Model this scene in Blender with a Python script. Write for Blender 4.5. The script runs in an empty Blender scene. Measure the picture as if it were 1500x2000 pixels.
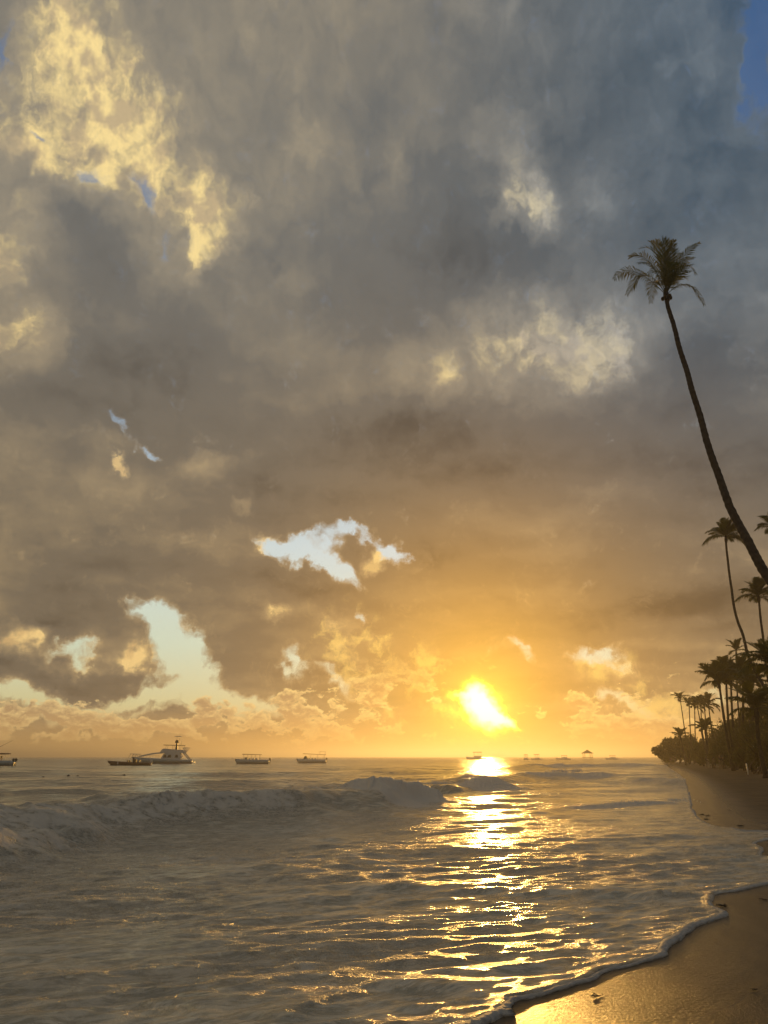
import bpy, bmesh, math, random
import numpy as np
from math import radians, degrees, sin, cos, tan, pi, atan2, asin, sqrt, exp
from mathutils import Vector, Matrix, Quaternion

# ---------------------------------------------------------------- camera, sky, sun, exposure
scene = bpy.context.scene
col = scene.collection
CAM_Z = 1.95
FPX = 1440.0                 # focal length in photo pixels (photo is 1500 x 2000)
PITCH = atan2(478.0, FPX)    # horizon lies 478 px under the picture centre
cam_data = bpy.data.cameras.new('camera')
cam = bpy.data.objects.new('camera', cam_data)
col.objects.link(cam)
cam.location = (0, 0, CAM_Z)
cam.rotation_euler = (pi / 2 + PITCH, 0, 0)
cam_data.sensor_fit = 'VERTICAL'
cam_data.sensor_height = 24.0
cam_data.lens = 24.0 * FPX / 2000.0
cam_data.clip_start = 0.05
cam_data.clip_end = 60000.0
scene.camera = cam

def ray(px, py):
    """direction from the camera towards a pixel of the photograph"""
    u = (px - 750.0) / FPX
    v = (1000.0 - py) / FPX
    c, s = cos(PITCH), sin(PITCH)
    return Vector((u, c - v * s, s + v * c)).normalized()

def azel(px, py):
    d = ray(px, py)
    return degrees(atan2(d.x, d.y)), degrees(asin(d.z))

def at_dist(px, py, Y):
    """point on the pixel's line of sight at forward distance Y"""
    d = ray(px, py)
    return Vector((0, 0, CAM_Z)) + d * (Y / d.y)

def at_height(px, py, z=0.0):
    d = ray(px, py)
    return Vector((0, 0, CAM_Z)) + d * ((z - CAM_Z) / d.z)

SUN_AZ, SUN_EL = azel(944, 1384)
SUN_DIR = ray(944, 1384)
SKYMUL = 1.0

world = bpy.data.worlds.new('World')
scene.world = world
world.use_nodes = True
WT = world.node_tree
for n in list(WT.nodes):
    WT.nodes.remove(n)

class G:
    """small helper to write node graphs as expressions"""
    def __init__(self, tree): self.t = tree
    def _in(self, sock, v):
        if v is None: return
        if isinstance(v, (int, float)):
            if sock.type == 'VECTOR': sock.default_value = (v, v, v)
            elif sock.type == 'RGBA': sock.default_value = (v, v, v, 1)
            else: sock.default_value = v
        elif isinstance(v, tuple):
            sock.default_value = v if sock.type != 'RGBA' or len(v) == 4 else (*v, 1)
        else:
            self.t.links.new(v, sock)
    def node(self, kind, **kw):
        n = self.t.nodes.new(kind)
        for k, v in kw.items(): setattr(n, k, v)
        return n
    def m(self, op, a, b=None, c=None, clamp=False):
        n = self.node('ShaderNodeMath', operation=op, use_clamp=clamp)
        for i, v in enumerate((a, b, c)): self._in(n.inputs[i], v)
        return n.outputs[0]
    def v(self, op, a, b=None, scale=None):
        n = self.node('ShaderNodeVectorMath', operation=op)
        self._in(n.inputs[0], a)
        if b is not None: self._in(n.inputs[1], b)
        if scale is not None: self._in(n.inputs['Scale'], scale)
        return n.outputs['Value'] if op in ('DOT_PRODUCT', 'LENGTH', 'DISTANCE') else n.outputs[0]
    def xyz(self, x, y, z=0.0):
        n = self.node('ShaderNodeCombineXYZ')
        for i, v in enumerate((x, y, z)): self._in(n.inputs[i], v)
        return n.outputs[0]
    def sep(self, v):
        n = self.node('ShaderNodeSeparateXYZ'); self._in(n.inputs[0], v)
        return n.outputs
    def noise(self, vec, scale=1.0, detail=4.0, rough=0.5, color=False, dims='3D', w=None, lac=2.0, dist=0.0):
        n = self.node('ShaderNodeTexNoise', noise_dimensions=dims)
        self._in(n.inputs['Vector'], vec)
        n.inputs['Scale'].default_value = scale
        n.inputs['Detail'].default_value = detail
        n.inputs['Roughness'].default_value = rough
        n.inputs['Lacunarity'].default_value = lac
        n.inputs['Distortion'].default_value = dist
        return n.outputs['Color' if color else 'Fac']
    def rng(self, v, a, b, c=0.0, d=1.0, kind='SMOOTHSTEP'):
        n = self.node('ShaderNodeMapRange', interpolation_type=kind)
        self._in(n.inputs[0], v)
        for i, x in enumerate((a, b, c, d)): self._in(n.inputs[i + 1], x)
        return n.outputs[0]
    def mix(self, f, a, b, blend='MIX'):
        n = self.node('ShaderNodeMix', data_type='RGBA', blend_type=blend)
        self._in(n.inputs[0], f); self._in(n.inputs[6], a); self._in(n.inputs[7], b)
        return n.outputs[2]
    def ramp(self, f, stops, mode='LINEAR'):
        n = self.node('ShaderNodeValToRGB')
        n.color_ramp.interpolation = mode
        els = n.color_ramp.elements
        while len(els) > 1: els.remove(els[-1])
        els[0].position = stops[0][0]; els[0].color = (*stops[0][1], 1)
        for p, c in stops[1:]:
            e = els.new(p); e.color = (*c, 1)
        self._in(n.inputs[0], f)
        return n.outputs[0]

def srgb(r, g, b):
    f = lambda c: (c / 255) / 12.92 if c <= 10 else (((c / 255) + 0.055) / 1.055) ** 2.4
    return (f(r), f(g), f(b))

g = G(WT)
dirv = g.node('ShaderNodeTexCoord').outputs['Generated']
dirv = g.v('NORMALIZE', dirv)
dx, dy, dz = g.sep(dirv)
AZ = g.m('DEGREES', g.m('ARCTAN2', dx, dy))
EL = g.m('DEGREES', g.m('ARCSINE', g.m('ABSOLUTE', dz)))
ELn = EL
P = g.xyz(AZ, EL)

# cloud deck seen in perspective: sky direction projected on a high level sheet
zz = g.m('ADD', g.m('ABSOLUTE', dz), 0.16)
Q = g.xyz(g.m('DIVIDE', dx, zz), g.m('DIVIDE', dy, zz), 3.7)

# wind-torn edges: two scales of displacement shared by every cloud shape
w1 = g.v('SUBTRACT', g.noise(P, 0.13, 3, 0.55, color=True), 0.5)
w2 = g.v('SUBTRACT', g.noise(P, 0.75, 5, 0.6, color=True), 0.5)
WP = g.v('ADD', P, g.v('SCALE', w1, scale=7.0))
WP = g.v('ADD', WP, g.v('SCALE', w2, scale=2.2))
WP = g.v('MULTIPLY', WP, (1, 1, 0))
LP = g.v('ADD', P, g.v('SCALE', w1, scale=5.5))
LP = g.v('ADD', LP, g.v('SCALE', w2, scale=2.4))
LP = g.v('MULTIPLY', LP, (1, 1, 0))

def blobs(coord, items, base=0.0):
    """sum of soft shapes; each (px, py, half width px, half height px, tilt deg, amplitude)"""
    x, y, _ = g.sep(coord)
    quad = g.xyz(g.m('MULTIPLY', x, x), g.m('MULTIPLY', x, y), g.m('MULTIPLY', y, y))
    acc = None
    for (px, py, rx, ry, rot, amp) in items:
        a0, e0 = azel(px, py)
        k = degrees(1.0 / FPX) * cos(atan2(sqrt((px - 750) ** 2 + (py - 1000) ** 2), FPX)) ** 1.3
        c, s, ix, iy = cos(radians(rot)), sin(radians(rot)), 1 / (rx * k) ** 2, 1 / (ry * k) ** 2
        A = -(c * c * ix + s * s * iy) / 3.2
        B = -2 * c * s * (ix - iy) / 3.2
        D = -(s * s * ix + c * c * iy) / 3.2
        # squared distance in the shape's own ellipse, expanded so that it costs two dot products
        lin = g.v('ADD', coord, (0, 0, 1)) if acc is None else g.xyz(x, y, g.m('MULTIPLY_ADD', acc, 1e-9, 1.0))
        q = g.m('ADD', g.v('DOT_PRODUCT', quad, (A, B, D)),
                g.v('DOT_PRODUCT', lin, (-2 * A * a0 - B * e0, -2 * D * e0 - B * a0, 1.0 + A * a0 * a0 + B * a0 * e0 + D * e0 * e0)))
        q = g.m('MAXIMUM', q, 0.0)
        acc = g.m('MULTIPLY_ADD', g.m('MULTIPLY', q, g.m('MULTIPLY', q, q)), amp, base if acc is None else acc)
    return acc
# openings between the clouds (tilt is counter-clockwise in the picture)
HOLES = [
    (285, 398, 46, 26, -45, 1.15), (180, 372, 30, 18, 0, .9), (8, 90, 14, 60, 0, 1.0), (60, 275, 26, 10, -10, .7),
    (288, 866, 26, 14, -25, .92), (238, 840, 20, 12, 0, .7), (322, 478, 12, 26, 0, .5),
    (560, 1062, 62, 26, -22, 1.35), (650, 1105, 62, 22, -22, 1.3), (625, 1055, 60, 16, -5, .75), (770, 1085, 30, 20, -40, 1.0), (710, 1068, 70, 12, -14, .75),
    (300, 1215, 60, 26, 0, 1.2), (335, 1270, 60, 50, -40, 1.5), (400, 1320, 60, 40, -35, 1.3), (140, 1262, 40, 18, 0, .9),
    (120, 1352, 190, 20, 0, 1.35), (430, 1362, 170, 24, -3, 1.35), (575, 1305, 34, 18, -40, .9), (650, 1335, 60, 14, -20, .7), (200, 1385, 250, 10, 0, .7), (705, 1210, 10, 24, 0, .8),
    (1160, 1278, 60, 24, -10, 1.0), (1205, 1355, 60, 16, -12, .9), (1010, 1285, 30, 10, -35, .5), (1260, 1372, 60, 10, -12, .6),
    (1490, 110, 46, 130, -12, 1.3), (1470, 20, 50, 60, 0, 1.1), (1330, 150, 18, 12, 0, .5),
    (1400, 1345, 40, 14, 0, .7),
]
H = blobs(WP, HOLES)
nq = g.noise(g.v('ADD', P, (31.0, 7.0, 0)), 0.42, 6, 0.60)
nf = g.noise(WP, 1.5, 5, 0.62)
H = g.m('ADD', H, g.m('MULTIPLY', g.m('SUBTRACT', nq, 0.5), 1.3))
H = g.m('ADD', H, g.m('MULTIPLY', g.m('SUBTRACT', nf, 0.5), 1.0))
hi = g.rng(EL, 14, 34)
cover = g.m('SUBTRACT', 1.0, g.rng(H, g.m('MULTIPLY_ADD', hi, -0.22, 0.28), g.m('MULTIPLY_ADD', hi, 0.30, 1.0)))

# light and shade over the deck
LIGHTS = [
    (160, 190, 190, 190, -30, .52), (290, 330, 170, 120, -40, .46), (130, 150, 330, 300, -30, .18), (60, 420, 60, 60, 0, .2), (420, 150, 160, 120, 0, .10), (400, 420, 80, 60, -40, .55), (120, 60, 110, 70, -30, .42), (385, 500, 26, 44, 0, .45),
    (60, 310, 90, 40, -20, .35), (5, 500, 34, 60, 0, .5), (40, 650, 100, 80, 0, .45), (500, 620, 120, 90, 0, .10), (600, 290, 60, 60, 0, .20), (570, 530, 60, 40, 0, .12), (470, 385, 40, 22, 0, .3),
    (1040, 385, 80, 54, -25, .62), (1000, 300, 120, 50, -30, .18), (985, 420, 22, 50, -40, .3), (760, 350, 44, 60, 0, .20), (1170, 375, 40, 34, 0, .22), (1010, 260, 120, 80, 0, .10), (840, 210, 80, 80, 0, .12),
    (1110, 670, 170, 80, 0, .52), (850, 725, 110, 70, 0, .42), (960, 620, 110, 70, 0, .30), (640, 260, 120, 140, 0, .10), (300, 960, 200, 50, 0, .12), (820, 615, 40, 30, 0, .14), (1180, 570, 60, 40, 0, .14),
    (235, 893, 12, 12, 0, 1.1), (390, 895, 60, 26, 0, .38), (480, 985, 26, 14, 20, .30), (340, 1225, 30, 18, -30, .65), (520, 1208, 26, 16, 0, .55),
    (250, 1288, 32, 24, 20, .75), (60, 1228, 40, 26, 10, .75), (20, 1245, 40, 22, 0, .35), (140, 1265, 60, 40, 0, .2), (340, 1345, 26, 20, 0, .35),
    (740, 1097, 30, 16, 0, 1.0), (520, 1050, 18, 18, 0, .75), (600, 1075, 80, 22, -20, .35), (665, 1225, 50, 22, -30, .40), (600, 1190, 120, 22, -8, .12),
    (1165, 1300, 60, 30, 0, .35), (1280, 1375, 60, 30, -10, .45), (1160, 1395, 70, 16, -12, .45), (1330, 1350, 60, 20, -10, .3),
    (1360, 60, 60, 70, 20, .22), (1310, 130, 28, 16, 0, .18), (1060, 90, 30, 60, 0, .08),
    # shade
    (210, 520, 150, 90, -20, -.28), (170, 720, 170, 110, 0, -.30), (380, 760, 160, 60, -10, -.2), (640, 600, 200, 100, -20, -.10), (950, 510, 120, 70, -10, -.17), (860, 440, 180, 110, -20, -.16),
    (700, 240, 70, 110, 20, -.07), (700, 860, 330, 80, 5, -.30), (950, 880, 330, 110, 0, -.26), (560, 960, 160, 60, -12, -.2), (300, 1130, 260, 50, -4, -.26), (60, 1000, 150, 60, 0, -.12), (500, 1120, 200, 40, -8, -.26), (640, 1170, 90, 30, -10, -.2),
    (120, 1185, 130, 40, -4, -.22), (220, 1325, 130, 22, -8, -.36), (60, 1300, 90, 26, 0, -.34), (450, 1270, 90, 44, -10, -.2), (480, 700, 120, 60, 0, -.08), (1330, 700, 120, 300, 0, -.10), (1250, 1150, 260, 90, 0, -.26), (1360, 1200, 200, 80, 0, -.30), (520, 120, 240, 220, 0, .13), (780, 60, 200, 140, 0, .06), (1420, 880, 170, 260, 0, -.30), (1420, 450, 130, 200, 0, -.14),
    (120, 430, 130, 40, -20, -.22), (360, 660, 90, 110, -30, -.16), (730, 380, 90, 110, 20, -.08), (840, 480, 260, 100, -10, -.16), (1000, 1060, 330, 60, 0, -.18), (180, 1090, 200, 60, 0, -.14), (1150, 900, 200, 80, 0, -.12),
]
LIGHTS = [b_[:5] + ((b_[5] * 0.8) if b_[5] < 0 else b_[5],) for b_ in LIGHTS]
L = blobs(LP, LIGHTS, 0.16)
def deck(off):
    q = g.v('ADD', Q, off)
    wq = g.v('SCALE', g.v('SUBTRACT', g.noise(q, 0.9, 3, 0.5, color=True), 0.5), scale=0.5)
    return g.noise(g.v('ADD', q, wq), 1.5, 7, 0.52)
sd = Vector((sin(radians(SUN_AZ)), cos(radians(SUN_AZ)), 0))
d0 = deck((0.0, 0.0, 0.0))
d1 = deck(tuple(sd * 0.10))
relief = g.m('SUBTRACT', d0, d1)
fine = g.m('SUBTRACT', g.noise(LP, 0.50, 7, 0.56), 0.5)
L = g.m('MULTIPLY_ADD', g.m('SUBTRACT', d0, 0.5), -0.8, L)
L = g.m('MULTIPLY_ADD', relief, 1.5, L)
bil = g.m('ABSOLUTE', g.m('SUBTRACT', g.noise(g.v('MULTIPLY', LP, (1.0, 1.25, 1.0)), 0.085, 5, 0.5), 0.5))
L = g.m('MULTIPLY_ADD', g.m('SUBTRACT', bil, 0.10), 0.9, L)
# the lit parts show more texture than the shaded ones
tex = g.m('MULTIPLY', fine, g.rng(L, 0.1, 0.7, 0.25, 1.5))
L = g.m('ADD', L, tex)
fringe = g.m('MULTIPLY', g.rng(H, 0.05, 0.5), g.rng(EL, 30, 12, 0.25, 1.0))
L = g.m('MULTIPLY_ADD', fringe, 0.30, L)

# towers of small cumulus standing along the horizon
CP = g.v('ADD', P, g.v('SCALE', w2, scale=1.0))
def towers(off):
    c = g.v('ADD', CP, off)
    return g.noise(g.v('MULTIPLY', c, (0.46, 0.80, 1)), 1.0, 7, 0.60)
t0 = towers((4.0, 0, 0.0)); t1 = towers((4.10, 0.20, 0.0))
CUM = [
    (120, 1395, 120, 34, 0, .60), (250, 1420, 100, 20, 0, .42), (430, 1392, 90, 34, 0, .55), (580, 1385, 70, 40, 0, .45), (20, 1395, 40, 26, 0, .5), (330, 1415, 120, 16, 0, .36),
    (720, 1340, 120, 60, -10, .50), (640, 1420, 120, 26, 0, .4), (850, 1440, 500, 20, 0, .25), (560, 1345, 50, 22, 0, .42), (800, 1260, 130, 60, -30, .32),
    (1180, 1400, 140, 40, -8, .35), (1300, 1400, 150, 60, 0, .3), (100, 1440, 300, 14, 0, .35),
]
C = g.m('ADD', blobs(P, CUM), g.m('MULTIPLY', g.m('SUBTRACT', t0, 0.5), 2.2))
ccov = g.rng(C, 0.30, 0.48)
C = g.m('MULTIPLY_ADD', g.m('MULTIPLY', g.rng(EL, 3.6, 5.2), g.rng(AZ, -1, -9)), -0.5, C)
ccov = g.rng(C, 0.30, 0.44)
clit = g.m('ADD', g.m('MULTIPLY', g.m('SUBTRACT', t0, t1), 6.5), g.rng(C, 0.30, 0.62, 1.0, 0.10), clamp=True)

# colours
nish = g.node('ShaderNodeTexSky', sky_type='NISHITA', sun_disc=False)
nish.sun_elevation = radians(SUN_EL)
nish.sun_rotation = radians(SUN_AZ)
nish.altitude = 0
nish.air_density = 1.6
nish.dust_density = 2.5
nish.ozone_density = 2.0
WT.links.new(dirv, nish.inputs[0])
K = 0.12     # strength of the sky background
clear = g.v('SCALE', nish.outputs[0], scale=SKYMUL)
grad = g.ramp(g.m('DIVIDE', EL, 60.0), [(0.0, srgb(226, 186, 124)), (0.06, srgb(224, 216, 162)), (0.13, srgb(214, 226, 200)), (0.26, srgb(206, 222, 224)),
                                       (0.45, srgb(134, 160, 190)), (0.75, srgb(96, 122, 158)), (1.0, srgb(52, 92, 146))])
grad = g.mix(g.m('MULTIPLY', g.rng(AZ, 14, 34), g.rng(EL, 20, 42)), grad, srgb(58, 98, 152))
clearc = g.mix(0.90, clear, g.v('SCALE', grad, scale=1.0 / K))
clearc = g.v('SCALE', clearc, scale=K)

sdot = g.v('DOT_PRODUCT', dirv, tuple(SUN_DIR))
ang = g.m('DEGREES', g.m('ARCCOSINE', g.m('MINIMUM', sdot, 0.9999999)))
def glow(s, p=1.0):
    return g.m('POWER', exp(-1), g.m('POWER', g.m('DIVIDE', ang, s), p))
near = glow(10.0, 1.5)
warm = glow(34.0, 1.3)
slate = g.m('MULTIPLY', g.rng(AZ, -4, 30), g.rng(EL, 6, 40), clamp=True)
dark = g.mix(g.rng(EL, 8, 45), srgb(120, 107, 88), srgb(112, 111, 107))
dark = g.mix(slate, dark, srgb(72, 86, 98))
dark = g.mix(g.m('MULTIPLY', g.rng(AZ, 24, 40), g.rng(EL, 34, 56)), dark, srgb(66, 90, 116))
dark = g.mix(near, dark, srgb(214, 156, 62))
deep = g.v('MULTIPLY', dark, (0.45, 0.45, 0.47))
lit = g.mix(g.rng(EL, 4, 40), srgb(244, 206, 136), srgb(248, 220, 152))
mott = g.rng(nq, 0.40, 0.58)
lit = g.mix(mott, g.mix(g.rng(EL, 4, 40), srgb(214, 176, 118), srgb(196, 174, 136)), lit)
lit = g.mix(slate, lit, srgb(150, 160, 168))
lit = g.mix(near, lit, srgb(255, 206, 96))
deckc = g.mix(g.rng(L, -0.55, 0.08, 0.0, 1.0, 'SMOOTHERSTEP'), deep, dark)
mid = g.mix(g.rng(EL, 8, 40), srgb(160, 138, 104), srgb(150, 140, 122))
mid = g.mix(slate, mid, srgb(112, 122, 130))
mid = g.mix(near, mid, srgb(232, 170, 74))
deckc = g.mix(g.rng(L, 0.02, 0.40, 0.0, 1.0, 'LINEAR'), deckc, mid)
deckc = g.mix(g.rng(L, 0.36, 0.95, 0.0, 1.0, 'SMOOTHSTEP'), deckc, lit)
colr = g.mix(g.m('MAXIMUM', cover, g.rng(EL, 16, 30, 0.0, 0.34)), clearc, deckc)
# torn gilded shreds left and right of the sun
shred = g.noise(g.v('ADD', P, g.v('SCALE', w2, scale=1.6)), 0.45, 7, 0.60)
shz = blobs(LP, [(690, 1270, 130, 80, -30, 1.0), (820, 1320, 90, 70, -30, .9), (780, 1400, 130, 36, 0, .6), (1180, 1400, 100, 30, -14, .95), (1290, 1370, 90, 50, -10, .9), (1175, 1300, 80, 36, -10, .8), (880, 1385, 40, 20, 0, .6)])
shm = g.m('MULTIPLY', g.rng(shred, 0.47, 0.64), g.rng(shz, 0.1, 0.9, 0.0, 0.75))
colr = g.mix(shm, colr, g.mix(near, srgb(246, 206, 124), srgb(255, 206, 84)))
# horizon cumulus in front of the openings, behind the deck
cdark = g.mix(near, g.mix(g.rng(EL, 0, 6), srgb(200, 160, 108), srgb(164, 138, 106)), srgb(226, 158, 62))
clitc = g.mix(near, srgb(240, 206, 140), srgb(255, 208, 96))
cumc = g.mix(clit, cdark, clitc)
lowfade = g.rng(EL, 8.0, 4.2)
colr = g.mix(g.m('MULTIPLY', ccov, lowfade), colr, cumc)
# warm air along the horizon
hz = g.mix(glow(24.0, 1.3), srgb(206, 166, 104), srgb(236, 160, 52))
colr = g.mix(g.rng(EL, 3.6, 0.0, 0.0, 0.85), colr, hz)
# glow round the sun, torn by the cloud in front of it
add = g.v('SCALE', srgb(255, 176, 40) , scale=g.m('MULTIPLY', glow(7.0, 1.0), 0.50))
colr = g.v('ADD', colr, add)
colr = g.v('ADD', colr, g.v('SCALE', srgb(255, 214, 70), scale=g.m('MULTIPLY', glow(2.4, 1.3), 0.7)))
SP = g.v('ADD', P, g.v('SCALE', w2, scale=1.7))
SP = g.v('MULTIPLY', SP, (1, 1, 0))
gap = blobs(SP, [(950, 1392, 42, 34, -30, 2.3), (928, 1356, 30, 30, -35, 1.6), (970, 1398, 36, 14, -35, 1.2), (897, 1358, 24, 10, 0, .9), (995, 1412, 22, 6, -30, .7), (885, 1388, 44, 6, 8, .4)])
gapc = g.ramp(g.m('MULTIPLY', gap, 0.4), [(0.0, (0, 0, 0)), (0.12, (.10, .06, .0)), (0.22, (.5, .3, .01)), (0.34, (1.2, .75, .05)), (0.5, (2.2, 1.55, 0.35)), (1.0, (4.4, 3.3, 1.15))])
colr = g.v('ADD', colr, gapc)
bg = g.node('ShaderNodeBackground')
WT.links.new(g.v('SCALE', colr, scale=1.0 / K), bg.inputs['Color'])
bg.inputs['Strength'].default_value = K
out = g.node('ShaderNodeOutputWorld')
WT.links.new(bg.outputs[0], out.inputs['Surface'])
scene.cycles.use_adaptive_sampling = True
scene.cycles.adaptive_threshold = 0.012
scene.cycles.use_denoising = True
scene.cycles.adaptive_min_samples = 8
world.cycles.sampling_method = 'MANUAL'
world.cycles.sample_map_resolution = 512

sun_data = bpy.data.lights.new('sun', 'SUN')
sun_data.energy = 1.15
sun_data.angle = radians(0.6)
sun_data.color = (1.0, 0.52, 0.12)
sun = bpy.data.objects.new('sun', sun_data)
col.objects.link(sun)
sun.location = (60, 200, 60)
sun.rotation_euler = (-SUN_DIR).to_track_quat('-Z', 'Y').to_euler()

vs = scene.view_settings
scene.display_settings.display_device = 'sRGB'
vs.view_transform = 'Standard'
vs.look = 'None'
vs.exposure = 0.0
vs.gamma = 1.0
vs.use_curve_mapping = False
# ---------------------------------------------------------------- helpers
rng = np.random.default_rng(7)

def hash2(ix, iy, seed):
    h = (ix.astype(np.int64) * 374761393 + iy.astype(np.int64) * 668265263 + seed * 974634777) & 0xFFFFFFFF
    h = ((h ^ (h >> 13)) * 1274126177) & 0xFFFFFFFF
    return ((h ^ (h >> 16)) & 0xFFFFFF) / float(0xFFFFFF)

def vnoise(x, y, seed=0):
    ix, iy = np.floor(x), np.floor(y)
    fx, fy = x - ix, y - iy
    fx, fy = fx * fx * (3 - 2 * fx), fy * fy * (3 - 2 * fy)
    a, b = hash2(ix, iy, seed), hash2(ix + 1, iy, seed)
    c, d = hash2(ix, iy + 1, seed), hash2(ix + 1, iy + 1, seed)
    return (a + (b - a) * fx) * (1 - fy) + (c + (d - c) * fx) * fy - 0.5

def fbm(x, y, octaves=4, seed=0, gain=0.5):
    t, amp = 0, 1.0
    for o in range(octaves):
        t = t + amp * vnoise(x * 2 ** o + 17.3 * o, y * 2 ** o - 9.1 * o, seed + o)
        amp *= gain
    return t

def sstep(a, b, x):
    t = np.clip((x - a) / (b - a), 0, 1)
    return t * t * (3 - 2 * t)

def link(name, me, mat=None, parent=None):
    o = bpy.data.objects.new(name, me)
    col.objects.link(o)
    if mat is not None and not me.materials: me.materials.append(mat)
    if parent is not None: o.parent = parent
    return o

def grid_mesh(name, X, Y, Z, attrs=None, smooth=True):
    r, c = X.shape
    me = bpy.data.meshes.new(name)
    co = np.stack([X, Y, Z], -1).reshape(-1, 3).astype(np.float32)
    i = np.arange(r * c).reshape(r, c)
    q = np.stack([i[:-1, :-1], i[:-1, 1:], i[1:, 1:], i[1:, :-1]], -1).reshape(-1, 4).astype(np.int32)
    me.vertices.add(len(co)); me.vertices.foreach_set('co', co.ravel())
    me.loops.add(q.size); me.loops.foreach_set('vertex_index', q.ravel())
    me.polygons.add(len(q))
    me.polygons.foreach_set('loop_start', np.arange(0, q.size, 4, dtype=np.int32))
    me.polygons.foreach_set('loop_total', np.full(len(q), 4, dtype=np.int32))
    me.update()
    if smooth: me.polygons.foreach_set('use_smooth', np.ones(len(q), dtype=bool))
    for k, a in (attrs or {}).items():
        at = me.attributes.new(k, 'FLOAT', 'POINT')
        at.data.foreach_set('value', a.ravel().astype(np.float32))
    return me

def polydist(px, py, pts, closed=False):
    """distance to a polyline, the side it lies on and the position along it"""
    if px.size > 20000 and len(pts) < 60:      # far from the line the answer does not matter
        xs, ys = [p[0] for p in pts], [p[1] for p in pts]
        mk = (px > min(xs) - 14) & (px < max(xs) + 14) & (py > min(ys) - 14) & (py < max(ys) + 14)
        d = np.full(px.shape, 14.0); sd = np.ones(px.shape); pr = np.zeros(px.shape)
        dd, ss, pp, run = _polydist(px[mk], py[mk], pts)
        d[mk], sd[mk], pr[mk] = dd, ss, pp
        return d, sd, pr, run
    return _polydist(px, py, pts)

def _polydist(px, py, pts):
    best = np.full(px.shape, 1e18); par = np.zeros(px.shape); side = np.zeros(px.shape)
    run = 0.0
    for k in range(len(pts) - 1):
        ax, ay = pts[k]; bx, by = pts[k + 1]
        ex, ey = bx - ax, by - ay
        L = math.hypot(ex, ey)
        t = np.clip(((px - ax) * ex + (py - ay) * ey) / (L * L), 0, 1)
        dx_, dy_ = px - ax - t * ex, py - ay - t * ey
        d = dx_ * dx_ + dy_ * dy_
        m = d < best
        best[m] = d[m]; par[m] = (run + t * L)[m]
        side[m] = (ex * dy_ - ey * dx_)[m]
        run += L
    return np.sqrt(best), np.sign(side), par, run

def inside(px, py, poly):
    res = np.zeros(px.shape, bool)
    n = len(poly)
    for k in range(n):
        ax, ay = poly[k]; bx, by = poly[(k + 1) % n]
        if ay == by: continue
        c = ((ay > py) != (by > py)) & (px < (bx - ax) * (py - ay) / (by - ay) + ax)
        res ^= c
    return res

def smooth_line(pts, n=4):
    """Catmull-Rom through the points"""
    P_ = [np.array(p, float) for p in pts]
    P_ = [2 * P_[0] - P_[1]] + P_ + [2 * P_[-1] - P_[-2]]
    out = []
    for k in range(1, len(P_) - 2):
        a, b, c, d = P_[k - 1:k + 3]
        for j in range(n):
            t = j / n
            out.append(0.5 * ((2 * b) + (c - a) * t + (2 * a - 5 * b + 4 * c - d) * t * t + (3 * b - a - 3 * c + d) * t ** 3))
    out.append(P_[-2])
    return [tuple(p) for p in out]

# ---------------------------------------------------------------- shoreline, sand and sea
shore_px = [(905, 2010), (985, 1969), (1004, 1948), (1040, 1942), (1100, 1924), (1160, 1906), (1178, 1893), (1220, 1884), (1262, 1873), (1298, 1861),
            (1304, 1846), (1330, 1828), (1362, 1806), (1400, 1793), (1416, 1784), (1408, 1775), (1394, 1766), (1398, 1752), (1405, 1742), (1440, 1737),
            (1500, 1723), (1560, 1706), (1575, 1690), (1520, 1674), (1487, 1668), (1492, 1654), (1474, 1645), (1500, 1638), (1540, 1628),
            (1500, 1623), (1450, 1621), (1425, 1615), (1400, 1612), (1376, 1604), (1362, 1592), (1352, 1577), (1350, 1562), (1346, 1546),
            (1340, 1530), (1328, 1512), (1308, 1500), (1292, 1494), (1278, 1490.5)]
shore = [tuple(at_height(x, y, 0.03).xy) for x, y in shore_px]
first, last = shore[0], shore[-1]
shore = [(-260, -420), (-60, -90), (-14, -14), (-3.2, 2.2)] + shore + [(last[0] + 60, last[1] + 60), (last[0] + 300, last[1] + 160), (2500, 900)]
core = smooth_line(shore[3:-3], 4)
SHORE = shore[:3] + core + shore[-3:]
LAND = SHORE + [(2500, -2500), (-260, -2500)]

def shore_s(X, Y):
    d, _, par, _ = polydist(X, Y, SHORE)
    s = np.where(inside(X, Y, LAND), d, -d)
    return s, par

def sand_z(X, Y, s):
    z = np.where(s > 0, 0.058 * s, 0.075 * s)
    z = np.where(s > 9, 0.522 + 0.035 * (s - 9), z)
    z = np.minimum(z, 1.35 + 0.1 * sstep(20, 60, s))
    return np.maximum(z, -3.0)

def sand_height(x, y):
    X = np.array([float(x)]); Y = np.array([float(y)])
    s, _ = shore_s(X, Y)
    return float(sand_z(X, Y, s)[0])

def polar(az, r):
    A, R = np.meshgrid(np.radians(az), r)
    return R * np.sin(A), R * np.cos(A), R

# sand sheet
az = np.concatenate([np.arange(-180, -30, 3.0), np.arange(-30, -4, 0.5), np.arange(-4, 36, 0.11), np.arange(36, 180.1, 3.0)])
dep = np.concatenate([np.arange(80, 20, -4.0), np.arange(20, 0.5, -0.055), np.arange(0.5, 0.045, -0.012)])
r = CAM_Z / np.tan(np.radians(dep))
X, Y, R = polar(az, r)
s, par = shore_s(X, Y)
Z = sand_z(X, Y, s)
dry = sstep(5.0, 12.0, s)
lump = fbm(X * 1.3, Y * 1.3, 4, 5)
foot = np.maximum(0, fbm(X * 2.4, Y * 2.4, 2, 55) - 0.12)
Z = Z + dry * (0.10 * lump - 0.22 * foot) + sstep(0.5, 4, s) * 0.03 * fbm(X * 0.25, Y * 0.25, 3, 9)
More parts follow.
